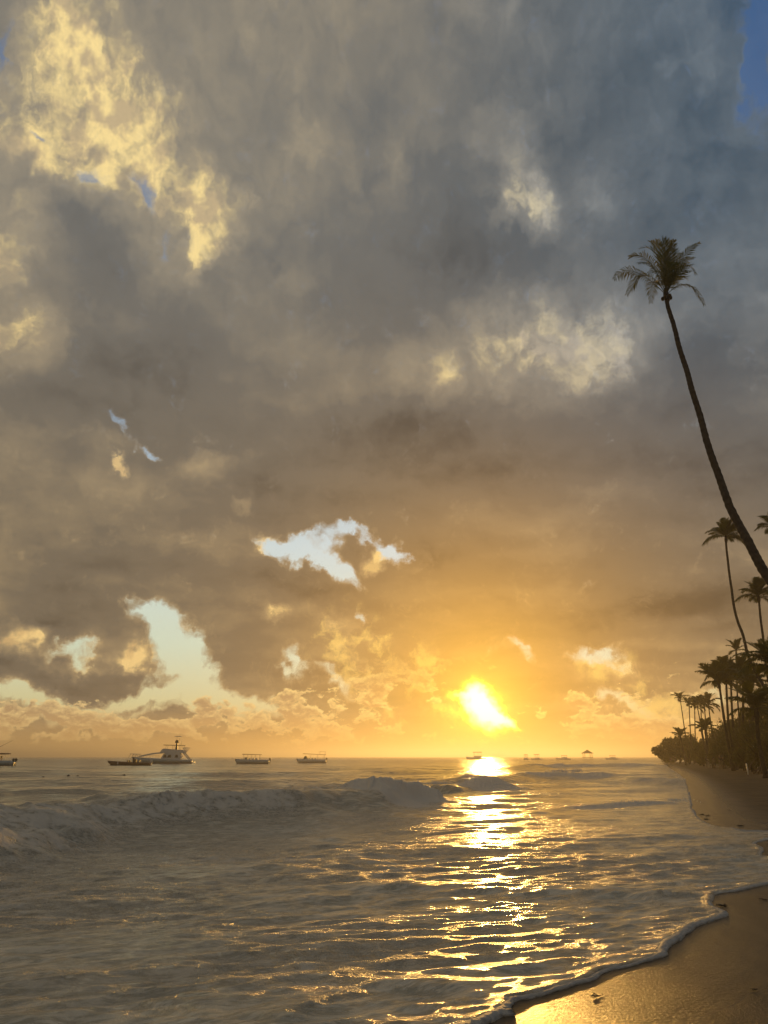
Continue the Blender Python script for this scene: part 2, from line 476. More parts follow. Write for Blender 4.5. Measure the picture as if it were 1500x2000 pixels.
# faint ridges left by earlier swash
Z = Z + sstep(0.0, 0.6, s) * (1 - dry) * 0.006 * fbm(s * 3.0 + X * .2, Y * 0.15, 3, 21)
sand_me = grid_mesh('sand', X, Y, Z, {'inland': s, 'dry': dry})

# sea sheet
az = np.concatenate([np.arange(-180, -38, 2.0), np.arange(-38, -31, 0.25), np.arange(-31, 31.5, 0.056), np.arange(31.5, 60, 0.5), np.arange(60, 180.1, 2.0)])
dep = np.concatenate([np.arange(60, 19, -3.0), np.arange(19, 0.30, -0.031), np.arange(0.30, 0.02, -0.007), [0.013, 0.008, 0.005]])
r = CAM_Z / np.tan(np.radians(dep))
X, Y, R = polar(az, r)
s, par = shore_s(X, Y)
D = -s
dr = np.gradient(r)[:, None] * np.ones_like(X)
da = np.radians(0.056) * R
cell = np.maximum(dr * 0.9, da)
H_ = np.zeros_like(X); DX = np.zeros_like(X); DY = np.zeros_like(X)
warpx = 1.2 * fbm(X * 0.12, Y * 0.12, 2, 31); warpy = 1.2 * fbm(X * 0.12, Y * 0.12, 2, 41)
gust = 0.75 + 0.9 * (fbm(X * 0.05, Y * 0.03, 3, 77) + 0.1)
act = sstep(-0.2, 14, D)
for k in range(92):
    lam = 0.13 * (26.0 / 0.13) ** ((k + rng.random()) / 92)
    th = math.radians((-45 if lam > 3 else -66) + (24 if lam > 3 else 34) * rng.normal())   # travel direction, measured from +x
    kx, ky = cos(th) * 2 * pi / lam, sin(th) * 2 * pi / lam
    steep = 0.0050 if lam < 0.6 else (0.0033 if lam < 4 else 0.0026)
    amp = steep * lam * (0.6 + 0.8 * rng.random())
    f = np.clip((lam - 2.0 * cell) / (2.0 * cell), 0, 1) * np.clip(D / (1.1 * lam), 0, 1) ** 1.2
    if lam > 1.2: f = f * (0.30 + 0.70 * act)
    if lam < 1.2: f = f * gust * 1.15
    ph = kx * (X + warpx) + ky * (Y + warpy) + rng.random() * 2 * pi
    a = amp * f
    H_ += a * np.cos(ph)
    q = 0.75
    DX -= q * a * cos(th) * np.sin(ph); DY -= q * a * sin(th) * np.sin(ph)

foam = np.zeros_like(X)
# waves near the beach: foot line in photo pixels, height, front width, back width, foam, spans of the line that are breaking
BREAKERS = [
    ([(-420, 1850), (-160, 1720), (0, 1664), (150, 1630), (300, 1606), (420, 1598), (520, 1594), (650, 1588), (770, 1575), (880, 1561), (896, 1557)], 0.84, 1.15, 2.6, 1.0,
     [(0.0, 0.62, .40), (0.60, 0.70, .12), (0.72, 1.0, .95)]),
    ([(880, 1546), (920, 1544), (960, 1540), (1000, 1536)], 0.60, 1.3, 2.6, .8, [(0.2, 0.9, 1.0)]),
    ([(880, 1530), (1000, 1524), (1060, 1519), (1110, 1517), (1180, 1522), (1260, 1530), (1330, 1540)], 0.46, 1.7, 3.4, .6, [(0.30, 0.62, 1.0), (0.72, 0.95, .6)]),
    ([(1050, 1503), (1130, 1498), (1200, 1497), (1270, 1500)], 0.75, 2.5, 6.0, .7, [(0.1, 0.9, .7)]),
    ([(1040, 1590), (1120, 1580), (1200, 1574), (1280, 1568), (1345, 1566)], 0.075, .5, 1.2, .9, [(0.3, 1.0, 1.0)]),
    ([(650, 1737), (780, 1738), (860, 1740), (1000, 1741), (1120, 1745), (1260, 1747), (1390, 1744)], 0.085, .22, .7, .35, [(0.85, 1.0, 1.0)]),
    ([(940, 1700), (1060, 1697), (1180, 1684), (1300, 1671), (1420, 1655), (1480, 1647)], 0.065, .3, .9, .2, [(0.5, 1.0, .5)]),
    ([(820, 1668), (980, 1664), (1120, 1656), (1280, 1640), (1400, 1628)], 0.07, .35, 1.0, .2, [(0.0, 1.0, .2)]),
    ([(500, 1712), (600, 1716), (740, 1712)], 0.07, .35, 1.0, .2, [(0.0, 1.0, .2)]),
    ([(560, 1995), (640, 1950), (760, 1930), (880, 1925), (960, 1940)], 0.04, .12, .4, .3, [(0.0, 0.5, .6)]),
]
for (line, A0, wf, wb, fm, spans) in BREAKERS:
    pts = smooth_line([tuple(at_height(x, y, 0.05).xy) for x, y in line], 3)
    d, sd, par_, tot = polydist(X, Y, pts)
    t = par_ / tot
    u = -d * sd * 1.0                      # shoreward positive
    u = u + A0 * 0.9 * fbm(X * 0.55, Y * 0.55, 3, 91) * 1.6 + wf * 0.8
    ends = sstep(0, 0.10, t) * sstep(1, 0.86, t)
    inn = (t > 0.001) & (t < 0.999)
    A = A0 * ends * (0.86 + 0.50 * fbm(par_ * 0.33, par_ * 0 + 3.1, 2, 13)) * np.where(inn, 1, 0)
    prof = np.where(u < 0, np.exp(-(u / wb) ** 2), np.exp(-(u / wf) ** 2.0))
    br = np.zeros_like(X)
    for (t0_, t1_, v) in spans: br = np.maximum(br, v * sstep(t0_ - 0.02, t0_ + 0.03, t) * sstep(t1_ + 0.02, t1_ - 0.03, t))
    zone = np.exp(-((u - 0.5 * wf) / (1.25 * wf)) ** 2) * br * ends * inn
    rough = fbm(X * 2.2, Y * 2.2, 4, 61, 0.6)
    H_ = H_ * (1 - 0.55 * zone) + A * prof + zone * A0 * 0.13 * rough
    H_ += zone * (0.035 * fbm(X * 6.5, Y * 6.5, 3, 67, 0.6))
    # torn crest
    crest = np.exp(-((u + 0.08 * wf) / (0.30 * wf)) ** 2) * br * ends * inn
    H_ += crest * A0 * 0.30 * np.maximum(0, fbm(X * 3.8, Y * 2.2, 3, 71) + 0.05)
    trail = np.where(u > 0, np.exp(-((u) / (3.6 * wf)) ** 2), np.exp(-(u / (0.35 * wf)) ** 2)) * br * ends * inn
    foam = np.maximum(foam, np.clip(fm * (zone * 1.15 + 0.45 * trail), 0, 1))
    DX = DX * (1 - 0.6 * zone); DY = DY * (1 - 0.6 * zone)
# spent foam drifting over the shallow water
lace = sstep(0.0, 2.0, D) * sstep(26, 6, D) * 0.5 * np.clip(0.35 + 1.3 * fbm(X * 0.22, Y * 0.35, 3, 19), 0, 1)
left = sstep(1, -8, X) * sstep(40, 8, Y) * 0.35
foam = np.maximum(foam, np.clip(lace + left * (0.6 + fbm(X * .3, Y * .3, 2, 88)), 0, 0.62))
edge = 0.6 * np.exp(-(D / 0.07) ** 2) * (D > -0.1)
foam = np.maximum(foam, edge)
foam = np.maximum(foam, 0.62 * np.exp(-np.maximum(D, 0) / 0.55) * np.clip(0.55 + 1.6 * fbm(X * 2.6, Y * 2.6, 3, 23), 0, 1) * (D > -0.05))
lip = 0.012 * np.exp(-((D - 0.10) / 0.08) ** 2) * (0.75 + 0.9 * fbm(par * 1.6, par * 0, 2, 29))
wz = 0.022 * sstep(-0.02, 0.10, D) + lip + H_
sz = sand_z(X, Y, s)
wz = np.where(D < 0.04, np.minimum(wz, sz - 0.10 * sstep(0.04, -0.06, D) - 0.4 * sstep(-.3, -3, D)), np.maximum(wz, np.where(D < 5, sz + 0.012, wz)))
Xw, Yw = X + np.where(D > 0.6, DX, 0), Y + np.where(D > 0.6, DY, 0)
sea_me = grid_mesh('water', Xw, Yw, wz, {'foam': foam, 'depth': D})

# ---------------------------------------------------------------- ground materials
def material(name):
    m = bpy.data.materials.new(name)
    m.use_nodes = True
    t = m.node_tree
    for n in list(t.nodes): t.nodes.remove(n)
    g_ = G(t)
    b = g_.node('ShaderNodeBsdfPrincipled')
    o = g_.node('ShaderNodeOutputMaterial')
    t.links.new(b.outputs[0], o.inputs['Surface'])
    return m, g_, b

def attr(g_, name):
    n = g_.node('ShaderNodeAttribute'); n.attribute_name = name
    return n.outputs['Fac']

water_mat, w, b = material('sea_water')
pos = w.node('ShaderNodeTexCoord').outputs['Object']
foam_a = attr(w, 'foam'); depth_a = attr(w, 'depth')
dist = w.v('LENGTH', pos)
wp = w.v('ADD', pos, w.v('SCALE', w.v('SUBTRACT', w.noise(pos, 0.8, 2, .5, color=True), 0.5), scale=0.9))
wp = w.v('MULTIPLY', wp, (1.0, 1.0, 0.2))
rot = w.node('ShaderNodeVectorRotate', rotation_type='Z_AXIS'); rot.inputs['Angle'].default_value = radians(64)
w.t.links.new(wp, rot.inputs['Vector'])
st = w.v('MULTIPLY', rot.outputs[0], (1.0, 0.45, 1.0))
rg = w.m('SUBTRACT', 1.0, w.m('MULTIPLY', w.m('ABSOLUTE', w.m('SUBTRACT', w.noise(st, 4.6, 4, 0.6), 0.5)), 4.0))
n1 = w.m('ADD', w.noise(st, 14.0, 5, 0.72), w.m('MULTIPLY', rg, 0.45))
n2 = w.noise(st, 1.1, 4, 0.6)
near_f = w.rng(dist, 60, 8)
bh = w.m('ADD', w.m('MULTIPLY', n1, w.m('MULTIPLY_ADD', near_f, 0.001, 0.016)), w.m('MULTIPLY', n2, w.rng(dist, 12, 120, 0.05, 0.30)))
fn = w.noise(w.v('ADD', pos, w.v('SCALE', w.noise(pos, 2.0, 2, .5, color=True), scale=0.5)), 5.0, 7, 0.68)
fnoise = w.m('ABSOLUTE', w.m('SUBTRACT', fn, 0.5))
lacy = w.m('SUBTRACT', 1.0, w.m('MULTIPLY', fnoise, 9.0), clamp=True)
solid = w.noise(pos, 3.0, 6, 0.65)
fm = w.m('ADD', w.m('MULTIPLY', foam_a, 1.35), w.m('MULTIPLY', w.m('SUBTRACT', solid, 0.55), 1.8))
fmask = w.m('MAXIMUM', w.rng(fm, 0.42, 0.85), w.m('MULTIPLY', w.m('MULTIPLY', lacy, w.rng(foam_a, 0.04, 0.4)), 0.60), clamp=True)
bh = w.m('ADD', bh, w.m('MULTIPLY', w.m('ADD', fn, w.noise(pos, 22.0, 4, 0.65)), w.m('MULTIPLY', fmask, 0.028)))
bmp = w.node('ShaderNodeBump'); bmp.inputs['Strength'].default_value = 1.0; bmp.inputs['Distance'].default_value = 1.0
w.t.links.new(bh, bmp.inputs['Height'])
shallow = w.rng(depth_a, 20.0, 0.5)
wcol = w.mix(shallow, (0.21, 0.19, 0.135), (0.40, 0.35, 0.25))
streak = w.noise(w.v('MULTIPLY', st, (1.0, 0.6, 1.0)), 6.0, 6, 0.68)
fleck = w.noise(w.v('MULTIPLY', st, (1.0, 0.5, 1.0)), 19.0, 5, 0.72)
wcol = w.mix(w.m('MULTIPLY', w.rng(fleck, 0.50, 0.60), w.m('MULTIPLY', w.rng(dist, 55, 12), w.rng(depth_a, 30, 3, 0.2, 0.6))), wcol, (0.80, 0.72, 0.58))
wcol = w.mix(w.m('MULTIPLY', w.rng(streak, 0.47, 0.60), w.rng(depth_a, 30, 4, 0.2, 0.85)), wcol, (0.76, 0.66, 0.49))
colw = w.mix(fmask, wcol, (0.66, 0.59, 0.48))
w.t.links.new(colw, b.inputs['Base Color'])
w.t.links.new(w.m('MULTIPLY_ADD', fmask, 0.35, w.rng(dist, 15, 400, 0.13, 0.22)), b.inputs['Roughness'])
b.inputs['IOR'].default_value = 1.333
# wavelets too small to model: each one tilts the surface a little
tilt = w.v('MULTIPLY', w.v('SUBTRACT', w.noise(st, 3.4, 5, 0.7, color=True), 0.5), (1.0, 1.0, 0.0))
tilt = w.v('SCALE', tilt, scale=w.rng(dist, 10, 70, 0.25, 1.25))
til2 = w.v('MULTIPLY', w.v('SUBTRACT', w.noise(w.v('MULTIPLY', st, (1.0, 0.7, 1.0)), 0.42, 3, 0.6, color=True), 0.5), (1.0, 1.0, 0.0))
tilt = w.v('ADD', tilt, w.v('SCALE', til2, scale=w.rng(dist, 25, 90, 0.0, 1.0)))
w.t.links.new(w.v('NORMALIZE', w.v('ADD', bmp.outputs[0], tilt)), b.inputs['Normal'])

sand_mat, w, b = material('beach_sand')
pos = w.node('ShaderNodeTexCoord').outputs['Object']
inl = attr(w, 'inland'); dry_a = attr(w, 'dry')
grain = w.noise(pos, 260.0, 3, 0.7)
g2 = w.noise(pos, 34.0, 4, 0.6)
g3 = w.noise(w.v('MULTIPLY', pos, (1.0, 0.22, 1.0)), 2.2, 5, 0.62)
speck = w.node('ShaderNodeTexVoronoi'); speck.inputs['Scale'].default_value = 24.0
w.t.links.new(pos, speck.inputs['Vector'])
sp = w.rng(speck.outputs['Distance'], 0.14, 0.02)
spsel = w.rng(w.sep(speck.outputs['Color'])[0], 0.80, 0.84)
shell_glint = w.m('MULTIPLY', sp, spsel)
bh = w.m('ADD', w.m('MULTIPLY', grain, 0.0018), w.m('MULTIPLY', g2, 0.0022))
bh = w.m('ADD', bh, w.m('MULTIPLY', g3, 0.009))
bh = w.m('ADD', bh, w.m('MULTIPLY', shell_glint, 0.004))
bh = w.m('ADD', bh, w.m('MULTIPLY', w.noise(pos, 85.0, 2, 0.6), w.rng(g2, 0.4, 0.7, 0.0015, 0.0055)))
bmp = w.node('ShaderNodeBump'); bmp.inputs['Strength'].default_value = 1.0; bmp.inputs['Distance'].default_value = 1.0
w.t.links.new(bh, bmp.inputs['Height'])
wet = w.mix(w.rng(g3, 0.3, 0.7), (0.085, 0.062, 0.036), (0.15, 0.108, 0.062))
dryc = w.mix(w.rng(g3, 0.3, 0.7), (0.40, 0.285, 0.155), (0.54, 0.395, 0.22))
c = w.mix(dry_a, wet, dryc)
c = w.mix(w.m('MULTIPLY', shell_glint, 0.7), c, (0.55, 0.48, 0.38))  # pale shell specks; sparkle on the sand is painted through their colour
w.t.links.new(c, b.inputs['Base Color'])
damp = w.rng(inl, 0.5, 3.0)
w.t.links.new(w.m('MAXIMUM', w.rng(dry_a, 0, 1, 0.0, 0.9), w.m('MULTIPLY_ADD', damp, 0.34, 0.19)), b.inputs['Roughness'])
w.t.links.new(w.m('MULTIPLY_ADD', damp, -0.085, 0.11), b.inputs['Specular IOR Level'])
w.t.links.new(bmp.outputs[0], b.inputs['Normal'])

sand = link('sand', sand_me, sand_mat); sand['kind'] = 'structure'
water = link('water', sea_me, water_mat); water['kind'] = 'structure'
# ---------------------------------------------------------------- naming
def tag(o, label, cat, group=None):
    o['label'] = label; o['category'] = cat
    if group: o['group'] = group
    return o

def empty(name, loc, rz=0.0):
    o = bpy.data.objects.new(name, None)
    col.objects.link(o)
    o.empty_display_size = 0.3
    o.location = loc; o.rotation_euler = (0, 0, rz)
    return o

class MB:
    """collects simple shapes into one mesh"""
    def __init__(self): self.v = []; self.f = []
    def add(self, vs, fs):
        n = len(self.v)
        self.v += [tuple(p) for p in vs]; self.f += [tuple(i + n for i in f) for f in fs]
    def box(self, a, b):
        x0, y0, z0 = a; x1, y1, z1 = b
        self.add([(x0, y0, z0), (x1, y0, z0), (x1, y1, z0), (x0, y1, z0), (x0, y0, z1), (x1, y0, z1), (x1, y1, z1), (x0, y1, z1)],
                 [(3, 2, 1, 0), (4, 5, 6, 7), (0, 1, 5, 4), (1, 2, 6, 5), (2, 3, 7, 6), (3, 0, 4, 7)])
    def tube(self, pts, radii, n=8, cap=True):
        pts = [Vector(p) for p in pts]
        if not isinstance(radii, (list, tuple)): radii = [radii] * len(pts)
        ref = Vector((0.31, 0.17, 0.93)); vs = []; fs = []
        for k, p in enumerate(pts):
            t = (pts[min(k + 1, len(pts) - 1)] - pts[max(k - 1, 0)]).normalized()
            a = t.cross(ref)
            if a.length < 0.05: a = t.cross(Vector((1, 0, 0)))
            a.normalize(); b_ = t.cross(a)
            ref = b_.cross(t) if abs(t.dot(ref)) > 2 else ref
            for j in range(n):
                an = 2 * pi * j / n
                vs.append(p + (a * cos(an) + b_ * sin(an)) * radii[k])
        for k in range(len(pts) - 1):
            for j in range(n):
                fs.append((k * n + j, k * n + (j + 1) % n, (k + 1) * n + (j + 1) % n, (k + 1) * n + j))
        if cap:
            fs.append(tuple(range(n - 1, -1, -1))); fs.append(tuple((len(pts) - 1) * n + j for j in range(n)))
        self.add(vs, fs)
    def loft(self, rings, closed=True, cap=True):
        n = len(rings[0]); vs = [p for r_ in rings for p in r_]; fs = []
        for k in range(len(rings) - 1):
            for j in range(n if closed else n - 1):
                fs.append((k * n + j, k * n + (j + 1) % n, (k + 1) * n + (j + 1) % n, (k + 1) * n + j))
        if cap: fs.append(tuple(range(n - 1, -1, -1))); fs.append(tuple((len(rings) - 1) * n + j for j in range(n)))
        self.add(vs, fs)
    def prism(self, outline, y0, y1):
        """outline in the x-z plane given thickness along y"""
        n = len(outline)
        self.add([(x, y0, z) for x, z in outline] + [(x, y1, z) for x, z in outline],
                 [tuple(range(n)), tuple(range(2 * n - 1, n - 1, -1))] + [(j, j + n, (j + 1) % n + n, (j + 1) % n) for j in range(n)])
    def mesh(self, name, mat, smooth=False):
        me = bpy.data.meshes.new(name)
        me.from_pydata(self.v, [], self.f)
        me.materials.append(mat)
        if smooth: me.polygons.foreach_set('use_smooth', [True] * len(me.polygons))
        me.update()
        return me
    def build(self, name, mat, parent=None, smooth=False):
        return link(name, self.mesh(name, mat, smooth), None, parent)

def simple(name, c, rough=0.6, spec=0.5, var=0.25, scale=3.0, bump=0.0, bscale=30.0, metal=0.0, back=None):
    m, w, b = material(name)
    pos = w.node('ShaderNodeTexCoord').outputs['Object']
    n = w.noise(pos, scale, 5, 0.6)
    lo = tuple(x * (1 - var) for x in c); hi = tuple(min(1, x * (1 + var)) for x in c)
    w.t.links.new(w.mix(w.rng(n, 0.3, 0.7), lo, hi), b.inputs['Base Color'])
    b.inputs['Roughness'].default_value = rough
    b.inputs['Specular IOR Level'].default_value = spec
    b.inputs['Metallic'].default_value = metal
    if bump:
        bp = w.node('ShaderNodeBump'); bp.inputs['Strength'].default_value = 1.0; bp.inputs['Distance'].default_value = bump
        w.t.links.new(w.noise(pos, bscale, 4, 0.6), bp.inputs['Height'])
        w.t.links.new(bp.outputs[0], b.inputs['Normal'])
    return m

def leaf_material(name, c1, c2, trans):
    m, w, b = material(name)
    pos = w.node('ShaderNodeTexCoord').outputs['Object']
    n = w.noise(pos, 1.3, 4, 0.6)
    colr_ = w.mix(w.rng(n, 0.35, 0.65), c1, c2)
    w.t.links.new(colr_, b.inputs['Base Color'])
    b.inputs['Roughness'].default_value = 0.55
    b.inputs['Specular IOR Level'].default_value = 0.35
    tr = w.node('ShaderNodeBsdfTranslucent')
    w.t.links.new(w.mix(1.0, colr_, trans, 'MULTIPLY'), tr.inputs['Color'])
    mx = w.node('ShaderNodeMixShader'); mx.inputs[0].default_value = 0.35
    w.t.links.new(b.outputs[0], mx.inputs[1]); w.t.links.new(tr.outputs[0], mx.inputs[2])
    o = [n_ for n_ in w.t.nodes if n_.bl_idname == 'ShaderNodeOutputMaterial'][0]
    w.t.links.new(mx.outputs[0], o.inputs['Surface'])
    return m

M = {
    'frond': leaf_material('palm_leaf', (0.042, 0.060, 0.012), (0.085, 0.088, 0.018), (2.6, 2.2, 0.7)),
    'frond_dry': leaf_material('dry_palm_leaf', (0.07, 0.050, 0.016), (0.10, 0.070, 0.022), (2.2, 1.6, 0.8)),
    'leaf': leaf_material('broad_leaf', (0.036, 0.050, 0.012), (0.070, 0.072, 0.018), (2.2, 1.9, 0.7)),
    'bark': simple('palm_bark', (0.042, 0.034, 0.026), 0.9, 0.2, 0.35, 4.0, 0.02, 24.0),
    'wood': simple('weathered_wood', (0.15, 0.11, 0.075), 0.85, 0.2, 0.3, 6.0, 0.01, 30.0),
    'white': simple('white_gelcoat', (0.62, 0.62, 0.60), 0.35, 0.5, 0.06, 2.0),
    'pale_blue': simple('pale_blue_gelcoat', (0.36, 0.44, 0.48), 0.35, 0.5, 0.06, 2.0),
    'dark_hull': simple('dark_red_hull', (0.11, 0.050, 0.032), 0.45, 0.5, 0.2, 2.0),
    'antifoul': simple('dark_bottom_paint', (0.09, 0.045, 0.035), 0.7, 0.3, 0.2, 2.0),
    'glass': simple('tinted_glass', (0.03, 0.035, 0.04), 0.08, 0.6, 0.1, 2.0),
    'canvas': simple('brown_canvas', (0.16, 0.085, 0.055), 0.9, 0.2, 0.2, 3.0),
    'steel': simple('brushed_steel', (0.45, 0.45, 0.44), 0.35, 0.5, 0.1, 5.0, metal=0.8),
    'engine': simple('black_engine_cowl', (0.035, 0.035, 0.035), 0.4, 0.5, 0.2, 5.0),
    'skin': simple('skin', (0.20, 0.12, 0.08), 0.6, 0.4, 0.1, 8.0),
    'cloth_dark': simple('dark_cloth', (0.05, 0.05, 0.06), 0.9, 0.1, 0.2, 8.0),
    'cloth_mid': simple('grey_cloth', (0.18, 0.15, 0.12), 0.9, 0.1, 0.2, 8.0),
    'thatch': simple('thatch', (0.14, 0.10, 0.06), 0.95, 0.1, 0.3, 5.0, 0.03, 20.0),
    'stone': simple('pale_stone_wall', (0.30, 0.25, 0.18), 0.9, 0.2, 0.2, 2.0, 0.01, 12.0),
    'weed': simple('dark_seaweed', (0.028, 0.020, 0.012), 0.7, 0.3, 0.3, 12.0),
    'foam': simple('bubbly_foam', (0.42, 0.39, 0.34), 0.55, 0.4, 0.18, 18.0, 0.012, 42.0),
    'buoy': simple('dark_buoy', (0.03, 0.025, 0.02), 0.5, 0.4, 0.1, 4.0),
    'bulb': simple('frosted_globe', (0.75, 0.72, 0.65), 0.4, 0.5, 0.05, 4.0),
}

# ---------------------------------------------------------------- palms
def frond_geometry(curve, leaf_len, n_leaf, width, seed, hang=0.5, up=Vector((0, 0, 1)), stalk=0.12, rad=0.03, spread=0.75, fold=0.35):
    """rachis along the curve, leaflets in two ranks bending under their own weight"""
    rd = random.Random(seed); mb = MB()
    pts = [Vector(p) for p in curve]
    def at(t):
        x = t * (len(pts) - 1); k = min(int(x), len(pts) - 2); return pts[k].lerp(pts[k + 1], x - k)
    n = len(pts)
    mb.tube(pts, [rad * (1 - 0.85 * k / (n - 1)) for k in range(n)], 4, False)
    for k in range(n_leaf):
        t = stalk + (1 - stalk) * (k + 0.5) / n_leaf
        p = at(t); tan_ = (at(min(1, t + 0.03)) - at(max(0, t - 0.03))).normalized()
        side = tan_.cross(up)
        if side.length < 0.1: side = tan_.cross(Vector((1, 0, 0.3)))
        side.normalize(); nrm = side.cross(tan_).normalized()
        prof = min(1.0, 0.45 + 2.2 * (t - stalk)) * (1.0 if t < 0.62 else max(0.22, 1 - 1.9 * (t - 0.62)))
        for sg in (-1, 1):
            if rd.random() < 0.04: continue
            L_ = leaf_len * prof * rd.uniform(0.82, 1.12)
            fwd = 0.45 + 0.75 * t + rd.uniform(-0.1, 0.1)
            d = (side * sg * spread + tan_ * fwd + nrm * (fold * rd.uniform(0.4, 1.4))).normalized()
            wv = (tan_ * 0.9 - side * sg * 0.4).normalized() * (width * 0.5)
            a0, a1, a2 = p, p + d * L_ * 0.5, p + d * L_
            dr1 = hang * L_ * rd.uniform(0.10, 0.22); dr2 = hang * L_ * rd.uniform(0.5, 0.95)
            a1 = a1 - Vector((0, 0, dr1)); a2 = a2 - Vector((0, 0, dr2)) - d * (hang * 0.18 * L_)
            mb.add([a0 - wv * .5, a0 + wv * .5, a1 + wv, a1 - wv, a2], [(0, 1, 2, 3), (3, 2, 4)])
    return mb

def bez(a, b, c, n=11):
    a, b, c = Vector(a), Vector(b), Vector(c)
    ctl = b * 2 - (a + c) * 0.5
    return [a * (1 - t) ** 2 + ctl * 2 * t * (1 - t) + c * t * t for t in [k / (n - 1) for k in range(n)]]

def frond_curve(a0, a1, n=10):
    """unit-length rachis leaving at angle a0 and ending at angle a1 from the horizontal"""
    p = Vector((0, 0, 0)); out = [p.copy()]
    for k in range(n - 1):
        t = (k + 0.5) / (n - 1); an = radians(a0 + (a1 - a0) * t ** 1.2)
        p = p + Vector((cos(an), 0, sin(an))) / (n - 1); out.append(p.copy())
    return out

VAR = {}
for nm, (a0, a1, hang) in {'upright': (84, 58, .10), 'tall': (72, 25, .18), 'arching': (55, -25, .65), 'level': (28, -45, .85), 'drooping': (2, -75, .8), 'windswept': (60, -10, .6)}.items():
    for lod, (nl, wd) in {'near': (44, 0.030), 'mid': (24, 0.060), 'far': (12, 0.12)}.items():
        for v in range(2):
            mb = frond_geometry(frond_curve(a0, a1), 0.34, nl, wd, len(VAR) + 5, hang, rad=0.010 if lod == 'near' else 0.014)
            VAR[(nm, lod, v)] = mb.mesh('frond', M['frond'])

def trunk_points(px, n=5):
    P3 = [at_dist(x, y, Y) for x, y, Y in px]
    sm = smooth_line([tuple(p) for p in P3], n)
    return [Vector(p) for p in sm]

def palm(label, px, ground, r_top, r_base, size, lod, seed, crown=None, group=None, wind=-0.25, n=None):
    """px: trunk from the crown down as (photo x, photo y, forward distance); ground: where it is rooted"""
    pts = trunk_points(px) if len(px) > 1 else [at_dist(*px[0])]
    if ground is not None:
        gx, gy = ground; gz = sand_height(gx, gy)
        last_ = pts[-1]
        mid = last_.lerp(Vector((gx, gy, gz)), 0.5) + Vector((0.0, 0, 0.02 * (last_.z - gz)))
        pts = pts + [mid, Vector((gx, gy, gz - 0.25))]
    else:
        gz = sand_height(pts[-1].x, pts[-1].y)
        pts = pts + [Vector((pts[-1].x + 0.06 * max(0, pts[-1].z - gz), pts[-1].y, gz - 0.25))]
    base = Vector((pts[-1].x, pts[-1].y, gz))
    root = empty('coconut_palm', base)
    tag(root, label, 'palm tree', group)
    size *= 0.93
    dense = []
    ring = {'near': 0.16, 'mid': 0.6, 'far': 1.5}[lod]
    for k in range(len(pts) - 1):
        m_ = max(1, int((pts[k + 1] - pts[k]).length / ring))
        dense += [pts[k].lerp(pts[k + 1], j / m_) for j in range(m_)]
    dense.append(pts[-1])
    rd = random.Random(seed)
    nn = len(dense)
    rad = [r_top + (r_base - r_top) * (k / nn) ** 1.0 + (0.35 * r_base if k > nn - 4 else 0) for k in range(nn)]
    for q_ in range(1, nn - 2): dense[q_] = dense[q_] + Vector((sin(q_ * .31 + seed), cos(q_ * .23), 0)) * 0.03 * r_base / 0.2 * (rd.uniform(.5, 1))
    rad = [q * (1 + (0.07 if k % 2 else -0.03) * rd.uniform(.5, 1.3)) for k, q in enumerate(rad)]
    mb = MB(); mb.tube([p - base for p in dense], rad, 12 if lod == 'near' else 7)
    mb.build('trunk', M['bark'], root, smooth=False)
    top = pts[0] - base
    ax = (pts[0] - pts[1]).normalized()
    mb = MB(); mb.tube([top - ax * r_top * 3, top, top + ax * r_top * 3.0, top + ax * r_top * 6.5], [r_top * 1.15, r_top * 1.6, r_top * 1.3, r_top * 0.5], 8)
    mb.build('crownshaft', M['bark'], root, True)
    if crown: crown(root, top, ax); return root
    n = n or {'near': 20, 'mid': 17, 'far': 14}[lod]
    kinds = ['upright', 'tall', 'tall', 'arching', 'windswept', 'arching', 'level', 'tall', 'level', 'windswept', 'drooping']
    for k in range(n):
        kd = kinds[k % len(kinds)]
        o = bpy.data.objects.new('frond', VAR[(kd, lod, rd.randrange(2))])
        col.objects.link(o); o.parent = root
        o.location = top + ax * r_top * 3.5
        an = k * 2.39996 + rd.uniform(-.25, .25)
        an = an + wind * sin(an) * 1.6
        o.rotation_euler = (rd.uniform(-.25, .25), wind * 0.25 * cos(an) + rd.uniform(-.12, .12), an)
        s_ = size * rd.uniform(0.82, 1.1) * (0.8 if kd == 'upright' else 1)
        o.scale = (s_, s_, s_)
    return root

